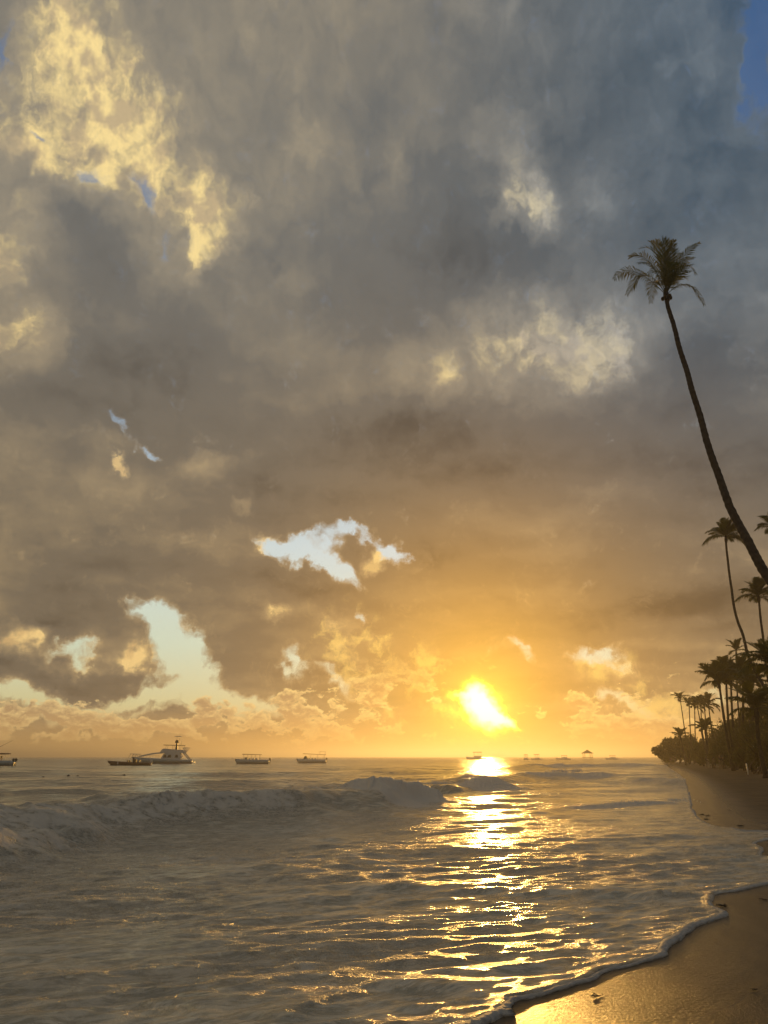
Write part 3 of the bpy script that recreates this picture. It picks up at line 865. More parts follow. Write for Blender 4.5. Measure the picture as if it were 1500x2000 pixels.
# the tall leaning palm; every frond follows its own curve in the crown
CR = (1302, 574)
HY = 37.0
def hero_crown(root, top, ax):
    c0 = at_dist(*CR, HY)
    def P3(px, py, off): return at_dist(px, py, HY + off) - c0 + top + ax * 0.15
    F = [((1240, 528), (1199, 542), -0.5, .75, .95), ((1262, 535), (1225, 572), 0.6, .6, .9), ((1278, 548), (1272, 588), -0.7, .5, .9),
         ((1268, 508), (1231, 499), 0.7, .35, .9), ((1276, 520), (1247, 512), -1.0, .5, .85),
         ((1284, 498), (1251, 483), -0.3, .22, .8), ((1290, 500), (1272, 470), 0.6, .10, .95), ((1294, 510), (1284, 466), 0.9, .08, .95),
         ((1299, 508), (1297, 463), -0.6, .08, .95), ((1304, 508), (1309, 467), 0.5, .08, .95), ((1307, 512), (1317, 467), -0.5, .10, .75),
         ((1316, 520), (1330, 492), 0.9, .2, .8), ((1330, 507), (1367, 472), -0.2, .30, .62), ((1326, 522), (1356, 500), 0.7, .35, .7),
         ((1334, 520), (1358, 532), 0.2, .35, .8), ((1326, 532), (1349, 528), -0.9, .4, .85), ((1322, 540), (1344, 545), 0.9, .4, .8),
         ((1342, 554), (1376, 592), -0.4, .85, .75), ((1290, 530), (1268, 530), -1.3, .4, .8), ((1308, 528), (1318, 510), -1.4, .3, .8),
         ((1300, 520), (1290, 490), 1.6, .2, .8), ((1312, 526), (1336, 520), 1.6, .3, .8)]
    for k, (m_, t_, off, hang, ll) in enumerate(F):
        cv = bez(top + ax * 0.15, P3(*m_, off * 0.6), P3(*t_, off * 1.3), 12)
        mb = frond_geometry(cv, 0.95 * ll, 36, 0.050, 300 + k, hang, up=Vector((0.1, -1.0, 0.15 + 0.5 * (k % 3))), rad=0.028)
        dryf = k in (0, 2)
        o = mb.build('frond', M['frond'], root)
    for k in range(5):      # flower stalks and nuts at the base of the fronds
        an = k * 1.3
        mb = MB(); q = top + Vector((cos(an) * .22, sin(an) * .22, -0.05 - 0.05 * (k % 2)))
        rr = [[q + Vector((cos(a) * sin(b) * .11, sin(a) * sin(b) * .11, cos(b) * .14)) for a in [2 * pi * j / 8 for j in range(8)]] for b in (0.1, .7, 1.3, 1.9, 2.5, 3.05)]
        mb.loft(rr); mb.build('coconut', M['frond_dry'], root, True)

palm('tall slender palm leaning out over the beach with its crown high against the clouds',
     [(1302, 580, 37), (1310, 618, 36.6), (1328, 680, 36), (1347, 745, 35.2), (1366, 810, 34.5), (1381, 860, 33.8), (1399, 920, 33), (1421, 975, 32), (1448, 1035, 31), (1478, 1090, 30), (1512, 1145, 29), (1560, 1215, 28), (1620, 1300, 27)],
     (18.6, 26.0), 0.115, 0.235, 3, 'near', 11, hero_crown)
palm('second tall palm left of the big leaning trunk, thin curved stem and windblown head',
     [(1418, 1055, 72), (1420, 1085, 72), (1426, 1130, 72), (1433, 1180, 71.5), (1441, 1215, 71), (1452, 1243, 70.5), (1463, 1285, 70), (1480, 1320, 69.5), (1500, 1350, 69)],
     (38.0, 67.0), 0.10, 0.17, 2.5, 'near', 12, wind=-0.7, n=32)
palm('palm crown cut by the right edge of the view, high beside the big trunk', [(1512, 1040, 62), (1516, 1100, 62), (1526, 1200, 61)], (37.5, 60), 0.12, 0.18, 1.9, 'near', 13)
palm('palm standing right of the second tall palm, full round head on a straight stem', [(1482, 1172, 74), (1486, 1210, 74), (1492, 1262, 74), (1500, 1330, 74)], (42.5, 74), 0.10, 0.17, 2.5, 'near', 14, n=30)
palm('thin palm with a small ragged head rising behind the palm cluster', [(1438, 1276, 112), (1439, 1320, 112), (1441, 1370, 112), (1446, 1430, 112)], None, 0.09, 0.13, 2.4, 'mid', 15, n=9)
for k, (x, y, Y, sz, bx, by_) in enumerate([(1405, 1340, 92, 3.3, 1420, 1440), (1418, 1325, 98, 3.1, 1424, 1430), (1428, 1338, 104, 3.2, 1432, 1430), (1452, 1328, 96, 3.3, 1451, 1420), (1468, 1345, 88, 3.0, 1470, 1430)]):
    lb = ['leftmost of the clustered palms, one frond hanging out to the left', 'palm with an upright shaggy head inside the cluster', 'palm half hidden behind the cluster of shaggy heads',
          'palm with a tall pointed spear frond beside the cluster', 'palm at the right end of the cluster, behind the leaning stem'][k]
    palm(lb, [(x, y, Y), ((x * 2 + bx) / 3, y + (by_ - y) * .35, Y), (bx, by_, Y)], None, 0.12, 0.19, sz, 'mid', 20 + k, wind=-0.3, n=22)
for k, (x, y, x2, y2, Y, sz) in enumerate([(1329, 1369, 1341, 1450, 190, 2.7), (1346, 1379, 1350, 1455, 178, 2.2), (1357, 1384, 1358, 1450, 172, 2.6), (1362, 1380, 1372, 1432, 168, 2.6), (1369, 1378, 1370, 1430, 160, 2.4), (1376, 1384, 1380, 1430, 158, 2.4), (1384, 1380, 1390, 1425, 150, 3.2)]):
    lb = ['far palm standing farthest out along the row above the round tree', 'short-headed far palm, second along the row from the sea', 'third far palm of the row, slightly lower head',
          'leaning far palm whose stem crosses behind the row', 'thin far palm squeezed between its neighbours', 'far palm with a narrow head near the end of the row', 'broadest of the far row of palms, next to the cluster'][k]
    palm(lb, [(x, y, Y), ((x + x2) / 2, (y + y2) / 2, Y), (x2, y2, Y)], None, 0.10, 0.15, sz, 'far', 40 + k, group='far palms in a row along the shore', n=15)
palm('low palm leaning over the beach in front of the round tree', [(1330, 1443, 165), (1334, 1462, 165), (1338, 1482, 165)], None, 0.12, 0.17, 2.6, 'far', 60, n=15)
palm('young palm with a bushy head above the shrubs', [(1378, 1432, 130), (1380, 1450, 130)], None, 0.12, 0.18, 2.8, 'far', 61, n=16)
palm('low broad palm with long fronds spreading at the right edge', [(1510, 1322, 46), (1514, 1400, 46)], (27.5, 46.5), 0.16, 0.22, 2.4, 'near', 62, wind=-0.1, n=26)
palm('squat palm with drooping fronds below the big leaning trunk', [(1478, 1400, 62), (1480, 1440, 62)], None, 0.14, 0.2, 2.8, 'near', 63, wind=-0.1, n=22)

# ---------------------------------------------------------------- broadleaf trees and shrubs behind the beach
def crown_mesh(seed, lobes, n, size, kind='crown'):
    rr = np.random.default_rng(seed)
    cs = np.array([l[:3] for l in lobes]); rs = np.array([l[3] for l in lobes])
    pick = rr.choice(len(lobes), n, p=rs ** 2 / (rs ** 2).sum())
    d = rr.normal(size=(n, 3)); d /= np.linalg.norm(d, axis=1)[:, None]
    rad_ = rs[pick] * (0.35 + 0.75 * rr.random(n) ** 0.45) * (1 + 0.22 * np.sin(d[:, 0] * 7 + pick) * np.cos(d[:, 2] * 6))
    c = cs[pick] + d * rad_[:, None] * np.array([1, 1, 0.8])
    a = rr.normal(size=(n, 3)); a /= np.linalg.norm(a, axis=1)[:, None]
    b_ = np.cross(a, rr.normal(size=(n, 3))); b_ /= np.linalg.norm(b_, axis=1)[:, None]
    s_ = size * (0.6 + 0.8 * rr.random(n))[:, None]
    v = np.stack([c - a * s_, c + b_ * s_ * .5, c + a * s_, c - b_ * s_ * .5], 1).reshape(-1, 3)
    keep = np.repeat(c[:, 2] > 0.05, 4)
    f = np.arange(4 * n).reshape(n, 4)[c[:, 2] > 0.05]
    me = bpy.data.meshes.new(kind)
    me.from_pydata(v.tolist(), [], f.tolist())
    me.materials.append(M['leaf'])
    return me

def lobes_for(seed, w_, h_, n=9):
    rd = random.Random(seed); out = []
    for k in range(n):
        z = rd.uniform(0.25, 0.85) * h_; q = rd.uniform(0, 0.62) * w_ * 0.5 * (1.15 - 0.5 * z / h_); an = rd.uniform(0, 2 * pi)
        out.append((q * cos(an), q * sin(an), z, rd.uniform(.22, .36) * min(w_, h_)))
    out.append((0, 0, h_ * .78, .24 * min(w_, h_)))
    return out
CRM = [crown_mesh(500 + k, lobes_for(k, 6, 5, 10), 3400, 0.17) for k in range(4)]
TRK = []
for k in range(2):
    mb = MB(); rd = random.Random(k)
    mb.tube([(0, 0, -.4), (.1, .05, 1.0), (.0, .1, 2.0), (.2, 0, 3.0)], [.22, .17, .14, .08], 7)
    for j in range(5):
        an = j * 1.26 + rd.random(); mb.tube([(0.02, .08, 1.1 + .25 * j), (cos(an) * .8, sin(an) * .8, 2.0 + .25 * j), (cos(an) * 1.6, sin(an) * 1.6, 2.9 + .3 * j)], [.10, .06, .02], 5)
    TRK.append(mb.mesh('trunk', M['bark']))

def tree(label, px, py_top, Y, wpx, seed, group=None, ground=None, kind='shrub', hs=1.0):
    """a leafy tree whose top shows at the given photo row"""
    top = at_dist(px, py_top, Y)
    gz = sand_height(top.x, top.y)
    h_ = max(1.2, top.z - gz) * hs
    w_ = wpx * Y * 1.06 / FPX
    root = empty(kind, (top.x, top.y, gz), random.Random(seed).uniform(0, 6.28))
    tag(root, label, 'tree' if kind != 'shrub' else 'shrub', group)
    a = bpy.data.objects.new('trunk', TRK[seed % 2]); b_ = bpy.data.objects.new('crown', CRM[seed % 4])
    for o in (a, b_): col.objects.link(o); o.parent = root
    a.scale = (1, 1, h_ / 5); b_.scale = (w_ / 6.0, w_ / 6.0, h_ / 5.0)
    return root

big = empty('sea_grape_tree', (0, 0, 0))
c0 = at_dist(1322, 1436, 205); gz = sand_height(c0.x, c0.y)
big.location = (c0.x, c0.y, gz)
tag(big, 'broad rounded tree at the far end of the beach, fading in the haze', 'tree')
hh = c0.z - gz
link('crown', crown_mesh(900, [(0, 0, hh * .6, 2.6), (-3.2, 0, hh * .5, 2.2), (-5.2, 0.5, hh * .42, 1.5), (3, 1, hh * .55, 2.6), (1, -1, hh * .72, 1.9), (-2, 1, hh * .72, 1.7), (-4.2, 0, hh * .3, 1.4), (5.4, 0, hh * .5, 2.2), (-6.2, 0, hh * .5, .8), (2.5, 0, hh * .3, 2), (-1, 0, hh * .35, 2.2), (-3, 0, hh * .2, 1.6)], 9000, 0.30), None, big)
tk = bpy.data.objects.new('trunk', TRK[0]); col.objects.link(tk); tk.parent = big; tk.scale = (1.4, 1.4, 1.1)

LBL = {
    0: 'leafy shrub in the hazy row behind the far end of the beach', 1: 'dark bushy tree in the thicket behind the beach', 2: 'dense dark tree under the palms at the right edge',
}
NAMES = ['hazy shrub touching the round tree behind the first far palm stems', 'hazy shrub behind the middle of the far palm row', 'rounded shrub low in front of the far palm row', 'taller hazy shrub under the broadest far palm',
    'small low shrub at the foot of the palm leaning over the beach', 'low shrub on the sand edge left of the people by the wall',
    'bushy tree just right of the young palm with the bushy head', 'bushy tree behind the left end of the low wall', 'tall bushy tree below the leftmost clustered palm', 'tall bushy tree under the middle of the palm cluster',
    'broad bushy tree rising straight behind the low wall', 'tallest bushy tree under the thin ragged palm', 'bushy tree behind the right end of the low wall', 'leafy tree between the palm cluster and the squat palm',
    'leafy tree left of the squat drooping palm', 'low bush behind the walking people', 'small bush at the left end of the low wall', 'low bush behind the right half of the low wall',
    'dark tree behind the squat palm, top at the leaning stem', 'tall dark tree topping the thicket at the right edge', 'dark tree left of the squat palm trunk', 'dark tree filling the right edge below the broad low palm',
    'dark tree beyond the right edge beside the broad low palm', 'dark bush above the lamp pole', 'dark bush at the right edge behind the lamp pole', 'dark bush left of the lamp pole, reaching down to the sand',
    'dark bush between the low wall and the lamp pole', 'dark tree mostly past the right edge, behind the others', 'tallest dark tree mostly past the right edge', 'low dark bush behind the driftwood', 'low dark bush at the right edge behind the driftwood log']
SPOTS = [
    (1352, 1437, 190, 34, 0), (1372, 1440, 180, 30, 0), (1362, 1452, 150, 26, 0), (1388, 1438, 170, 34, 0), (1344, 1462, 172, 18, 0), (1370, 1462, 140, 26, 0),
    (1398, 1425, 150, 34, 1), (1392, 1447, 125, 34, 1), (1412, 1410, 135, 40, 1), (1430, 1400, 125, 42, 1), (1418, 1436, 112, 44, 1), (1446, 1392, 115, 44, 1), (1440, 1425, 102, 48, 1),
    (1462, 1380, 105, 46, 1), (1455, 1428, 92, 44, 1), (1408, 1455, 108, 36, 1), (1390, 1464, 116, 24, 1), (1430, 1462, 100, 34, 1),
    (1478, 1368, 96, 48, 2), (1495, 1350, 88, 56, 2), (1470, 1412, 84, 46, 2), (1492, 1400, 78, 56, 2), (1510, 1362, 74, 60, 2), (1482, 1440, 76, 46, 2), (1505, 1432, 72, 56, 2), (1465, 1458, 82, 34, 2),
    (1448, 1462, 90, 40, 2), (1520, 1390, 84, 60, 2), (1528, 1330, 92, 60, 2), (1488, 1462, 80, 40, 2), (1508, 1466, 74, 44, 2),
]
for k, (px, py, Y, wd, cl) in enumerate(SPOTS):
    tree(NAMES[k], px, py, Y, wd, k, ['hazy shrubs behind the far beach', 'bushy trees in the thicket', 'dark trees at the right edge'][cl], kind='bushy_tree' if cl else 'shrub')

# ---------------------------------------------------------------- boats
def hull(mb, L_, B, H0, H1, draft=0.25, n=14, stern=0.85, rake=0.9):
    """open hull, bow at -x"""
    rings = []
    for k in range(n):
        t = k / (n - 1); x = -L_ / 2 + L_ * t
        wd = B / 2 * min(1.0, (t / 0.42) ** 0.62) * (1 - (1 - stern) * max(0, (t - .6) / .4)) + 0.02
        top = H1 + (H0 - H1) * (1 - t) ** 1.6
        xs = x + rake * (1 - t) ** 3 * 0.6
        keel = -draft + (0.5 * H0 + draft) * max(0, 1 - t / 0.10) ** 1.5 * 0.5
        rings.append([(x, -wd, top), (x + (xs - x) * .4, -wd * .86, top * .45), (xs, -wd * .55, -draft * .4 + max(0, keel)), (xs, 0, keel), (xs, wd * .55, -draft * .4 + max(0, keel)),
                      (x + (xs - x) * .4, wd * .86, top * .45), (x, wd, top), (x, wd * .8, top - .12), (x, 0, max(top - .35, .12)), (x, -wd * .8, top - .12)])
    mb.loft(rings)

def outboard(mb, x, y, z):
    mb.loft([[(x + dx_, y + dy_, z_) for dx_, dy_ in ((-s1, -s1 * .6), (s1, -s1 * .6), (s1 * 1.1, s1 * .6), (-s1, s1 * .6))] for z_, s1 in ((z - .05, .16), (z + .25, .24), (z + .5, .22), (z + .6, .12))])
    mb.box((x - .06, y - .05, z - .9), (x + .08, y + .05, z - .05))

def place(root, px, py, Y, rz=0.0, z=0.0):
    p = at_dist(px, py, Y); root.location = (p.x, p.y, z); root.rotation_euler = (0, 0, rz)

# white motor yacht
yt = empty('motor_yacht', (0, 0, 0)); tag(yt, 'large white motor yacht with a flybridge and tall mast anchored behind the dark open boat', 'yacht')
m = MB(); hull(m, 17.5, 5.0, 1.95, 1.05, .5, 18, .9, 1.8); m.build('hull', M['pale_blue'], yt, True)
m = MB(); m.box((-7.2, -2.25, .02), (8.4, 2.25, .20)); m.build('waterline_band', M['antifoul'], yt)
m = MB()      # swooping side wings from the foredeck up to the saloon roof
for sy in (-1, 1):
    m.loft([[(x, sy * y0, z0), (x, sy * (y0 + .16), z0), (x, sy * (y0 + .16), z0 + th), (x, sy * y0, z0 + th)] for x, y0, z0, th in ((-6.6, 1.5, 1.85, .25), (-4.6, 1.75, 2.35, .26), (-2.4, 1.9, 2.72, .30), (0.4, 2.0, 2.95, .34), (1.6, 2.0, 3.0, .5))])
m.build('side_wing', M['white'], yt)
m = MB(); m.prism([(-.2, 1.2), (5.6, 1.1), (5.9, 2.0), (5.2, 3.05), (1.2, 3.05), (.5, 2.6)], -1.9, 1.9); m.build('saloon', M['white'], yt)
for x0, x1 in ((.55, 1.5), (1.75, 2.9), (3.9, 4.9)):
    m = MB()
    for sy in (-1, 1): m.prism([(x0, 1.75), (x1, 1.75), (x1 - .1, 2.5), (x0 + .3, 2.5)], sy * 1.9 - .03 + (-.02 if sy < 0 else .02), sy * 1.9 + .03 + (-.02 if sy < 0 else .02))
    m.build('saloon_window', M['glass'], yt)
m = MB(); m.prism([(-.6, 3.05), (6.0, 3.0), (6.3, 3.6), (6.1, 3.85), (.5, 4.25), (0.1, 4.1)], -1.8, 1.8); m.build('flybridge', M['white'], yt)
m = MB(); m.prism([(.3, 5.35), (6.3, 5.25), (6.3, 5.12), (.3, 5.2)], -1.6, 1.6); m.build('bimini_top', M['canvas'], yt)
for x0, x1 in ((.8, 1.2), (3.0, 3.0), (5.0, 5.0), (6.1, 6.0)):
    m = MB()
    for sy in (-1, 1): m.tube([(x0, sy * 1.45, 3.7), (x1, sy * 1.45, 5.2)], .045, 5)
    m.build('bimini_post', M['steel'], yt)
m = MB(); m.prism([(3.6, 4.0), (4.3, 4.0), (4.2, 6.1), (3.8, 6.1)], -.22, .22); m.prism([(3.5, 5.9), (4.6, 5.9), (4.4, 6.6), (3.8, 6.75), (3.5, 6.4)], -.6, .6); m.build('mast', M['engine'], yt)
m = MB(); m.tube([(3.9, -.4, 6.6), (3.9, -.4, 7.7)], .04, 5); m.tube([(4.6, .3, 6.0), (4.6, .3, 7.2)], .04, 5); m.tube([(5.2, .2, 5.3), (5.2, .2, 6.4)], .04, 5); m.build('antenna', M['steel'], yt)
m = MB(); m.prism([(3.2, 7.7), (5.2, 7.7), (5.0, 7.86), (3.3, 7.84)], -.7, .7); m.build('radar_roof', M['white'], yt)
m = MB()
for sy in (-1, 1):
    m.prism([(5.9, 3.0), (6.2, 3.3), (7.7, 4.55), (7.45, 4.25), (6.5, 3.0), (8.6, .9), (8.2, .9), (6.2, 2.9)], sy * 1.9 - .08, sy * 1.9 + .08)
    m.prism([(6.3, 4.35), (7.7, 4.4), (7.7, 4.55), (6.3, 4.55)], sy * 1.9 - .06, sy * 1.9 + .06)
    m.prism([(5.9, 3.6), (6.1, 3.5), (6.5, 4.5), (6.3, 4.55)], sy * 1.9 - .06, sy * 1.9 + .06)
m.build('stern_arch', M['white'], yt)
m = MB(); m.box((8.4, -2.0, .35), (9.6, 2.0, .5)); m.tube([(8.6, -1.8, .5), (8.6, -1.8, 1.2), (9.4, -1.8, 1.2), (9.4, -1.8, .5)], .04, 5); m.build('swim_platform', M['steel'], yt)
m = MB()
for k in range(9):
    x = -7.8 + k * .9; m.tube([(x, -1.2 - .07 * k, 1.75 - .05 * k), (x, -1.2 - .07 * k, 2.4 - .03 * k)], .025, 4)
m.tube([(-8.3, -1.0, 2.45), (-.6, -1.8, 2.2)], .03, 4); m.build('bow_rail', M['steel'], yt)
place(yt, 316, 1488, 232, radians(6))

ob = empty('open_fishing_boat', (0, 0, 0)); tag(ob, 'dark open fishing boat with a thin frame top in front of the yacht', 'boat')
m = MB(); hull(m, 10.2, 2.4, 1.05, .68, .3, 14, .9, 1.4); m.build('hull', M['dark_hull'], ob, True)
m = MB(); m.box((-2.3, -1.26, .3), (-2.15, -1.18, .86)); m.build('hull_number_stripe', M['white'], ob)
m = MB()
for x0, x1 in ((-.6, .5), (.6, 1.2), (2.6, 1.9)):
    for sy in (-1, 1): m.tube([(x0, sy * 1.0, .6), (x1, sy * .8, 2.55)], .04, 5)
m.tube([(.3, -.8, 2.6), (2.4, -.8, 2.5)], .05, 5); m.tube([(.3, .8, 2.6), (2.4, .8, 2.5)], .05, 5); m.tube([(.3, -.8, 2.6), (.3, .8, 2.6)], .05, 5); m.build('frame_top', M['steel'], ob)
m = MB(); m.box((.9, -.45, .5), (1.7, .45, 1.35)); m.prism([(.9, 1.35), (1.4, 1.35), (1.15, 1.7), (.95, 1.7)], -.4, .4); m.build('console', M['engine'], ob)
m = MB()
for x in (-.3, .1, 2.3): m.box((x, -.5, .4), (x + .22, .5, 1.15)); 
m.build('bench', M['engine'], ob)
m = MB(); outboard(m, 5.25, 0, .75); m.build('outboard_motor', M['white'], ob)
place(ob, 252, 1492, 182, radians(-3))

def tour_boat(label, px, py, Y, rz, variant):
    o = empty('tour_boat', (0, 0, 0)); tag(o, label, 'boat')
    m = MB(); hull(m, 9.6, 2.7, 1.35, 1.1, .3, 14, .92, .9); m.build('hull', M['pale_blue'] if variant != 1 else M['white'], o, True)
    m = MB(); m.box((-4.0, -1.3, .0), (4.7, 1.3, .14)); m.build('waterline_band', M['antifoul'], o)
    m = MB()
    if variant == 0: m.prism([(-2.7, 2.72), (2.6, 2.55), (2.6, 2.42), (-2.7, 2.55)], -1.25, 1.25); xs = (-2.4, -1.3, -.2, .9, 2.2)
    elif variant == 1: m.prism([(-2.6, 2.95), (4.6, 2.6), (4.6, 2.48), (-2.6, 2.82)], -1.25, 1.25); xs = (-.3, 2.0, 4.2)
    else: m.prism([(-3.4, 2.5), (2.6, 2.75), (3.3, 2.62), (3.2, 2.5), (-3.4, 2.32)], -1.3, 1.3); xs = (-.2, 1.1, 2.2, 2.7)
    m.build('canopy', M['canvas'], o)
    for x in xs:
        for sy in (-1, 1):
            m = MB(); m.tube([(x, sy * 1.1, 1.0), (x, sy * 1.1, 2.6)], .035, 5)
            m.build('canopy_post', M['steel'], o)
    m = MB()
    for k in range(4): m.box((-1.8 + k * 1.0, -1.0, .95), (-1.3 + k * 1.0, 1.0, 1.5))
    m.build('seat_row', M['white'], o)
    m = MB(); m.box((-2.0, -.5, .8), (-1.2, .5, 1.75)); m.build('console', M['white'] if variant else M['engine'], o)
    if variant == 1:
        m = MB()
        for x in (2.7, 4.5):
            for sy in (-1, 1): m.tube([(x, sy * .9, 2.55), (x, sy * .9, 3.55)], .03, 4)
        for sy in (-1, 1): m.tube([(2.7, sy * .9, 3.55), (4.5, sy * .9, 3.55)], .03, 4)
        m.build('ladder_frame', M['steel'], o)
        m = MB(); m.prism([(-2.6, 1.1), (-1.0, 1.1), (-1.7, 2.2), (-2.1, 2.1)], -.9, .9); m.build('windscreen', M['glass'], o)
    if variant == 2:
        m = MB(); m.tube([(-1.2, -.9, 2.7), (4.6, -1.2, 5.5)], [.06, .02], 5); m.build('outrigger_pole', M['wood'], o)
        m = MB(); m.prism([(-3.6, 1.1), (.8, 1.1), (.6, 2.1), (-3.2, 2.1)], -1.0, 1.0); m.build('cabin', M['white'], o)
        m = MB(); m.prism([(-.8, 1.3), (.4, 1.3), (.4, 1.85), (-.8, 1.85)], -1.05, 1.05); m.build('cabin_window', M['glass'], o)
        m = MB(); m.box((1.3, -.4, 1.5), (1.9, .4, 2.1)); m.build('cooler_box', M['engine'], o)
    for sy in (-.55, .55) if variant != 1 else (0,):
        m = MB(); outboard(m, 5.1 if variant != 1 else 4.95, sy, 1.0); m.build('outboard_motor', M['engine'], o)
    place(o, px, py, Y, rz)
tour_boat('white tour boat with a flat brown canopy and twin dark engines', 492, 1488, 222, radians(4), 0)
tour_boat('white boat with a sloping brown canopy and a ladder frame over the stern', 608, 1487, 252, radians(-2), 1)
tour_boat('white cabin boat cut by the left edge with an outrigger pole and dark engines', -14, 1490, 178, radians(-4), 2)

def far_boat(label, px, Y, L_, tall, seed):
    o = empty('far_boat', (0, 0, 0)); tag(o, label, 'boat')
    m = MB(); hull(m, L_, L_ * .28, L_ * .13, L_ * .08, .3, 10, .9, 1.0); m.build('hull', M['white'], o, True)
    m = MB(); m.prism([(-L_ * .15, L_ * .08), (L_ * .3, L_ * .08), (L_ * .22, L_ * .17), (-L_ * .05, L_ * .17)], -L_ * .1, L_ * .1); m.build('cabin', M['white'], o)
    m = MB(); m.prism([(-L_ * .12, L_ * .24 * tall), (L_ * .26, L_ * .24 * tall), (L_ * .26, L_ * .26 * tall), (-L_ * .12, L_ * .26 * tall)], -L_ * .11, L_ * .11); m.build('canopy', M['canvas'], o)
    for x in (-.1, .08, .24):
        m = MB()
        for sy in (-1, 1): m.tube([(L_ * x, sy * L_ * .1, L_ * .1), (L_ * x, sy * L_ * .1, L_ * .25 * tall)], .07, 4)
        m.build('post', M['steel'], o)
    place(o, px, 1482, Y, radians(seed))
far_boat('hazy yacht silhouette far out under the sun', 930, 560, 15, 1.35, 8)
far_boat('small hazy boat right of the sun, left one of a close pair', 1027, 500, 7.5, 1.7, 60)
far_boat('small hazy boat right of the sun, right one of a close pair', 1047, 500, 8.0, 1.7, 20)
far_boat('low hazy boat between the close pair and the pier hut', 1100, 520, 10, 1.1, -10)
far_boat('faint low boat right of the pier hut', 1195, 560, 10, 1.1, 5)

hut = empty('pier_hut', (0, 0, 0)); tag(hut, 'small thatched hut on stilts standing in the sea near the horizon', 'hut')
m = MB(); m.loft([[(-3.2, -3.2, 3.9), (3.2, -3.2, 3.9), (3.2, 3.2, 3.9), (-3.2, 3.2, 3.9)], [(-1.2, -1.2, 5.2), (1.2, -1.2, 5.2), (1.2, 1.2, 5.2), (-1.2, 1.2, 5.2)], [(-.1, -.1, 6.1), (.1, -.1, 6.1), (.1, .1, 6.1), (-.1, .1, 6.1)]]); m.build('roof', M['thatch'], hut)
m = MB(); m.box((-2.6, -2.6, 1.5), (2.6, 2.6, 1.75)); m.build('deck', M['wood'], hut)
for sx in (-2.2, 2.2):
    for sy in (-2.2, 2.2):
        m = MB(); m.tube([(sx, sy, -2.0), (sx, sy, 4.0)], .14, 6); m.build('stilt', M['wood'], hut)
place(hut, 1148, 1482, 480)

# small dark floats among the waves
for k, (px, py) in enumerate([(84, 1521), (133, 1517.5), (151, 1518.5), (242, 1516.5)]):
    p = at_height(px, py, 0.05); m = MB()
    m.loft([[(cos(a) * r_, sin(a) * r_, z) for a in [2 * pi * j / 8 for j in range(8)]] for z, r_ in ((-.12, .06), (0, .14), (.09, .15), (.15, .09), (.18, .03))])
    o = m.build('mooring_float', M['buoy'], None, True); o.location = (p.x, p.y, 0.08)
    tag(o, ['dark float farthest left on the water before the cabin boat', 'dark float left one of two close together', 'smaller dark float right one of two close together', 'dark float on the water below the dark open boat'][k], 'float', 'dark floats on the water')

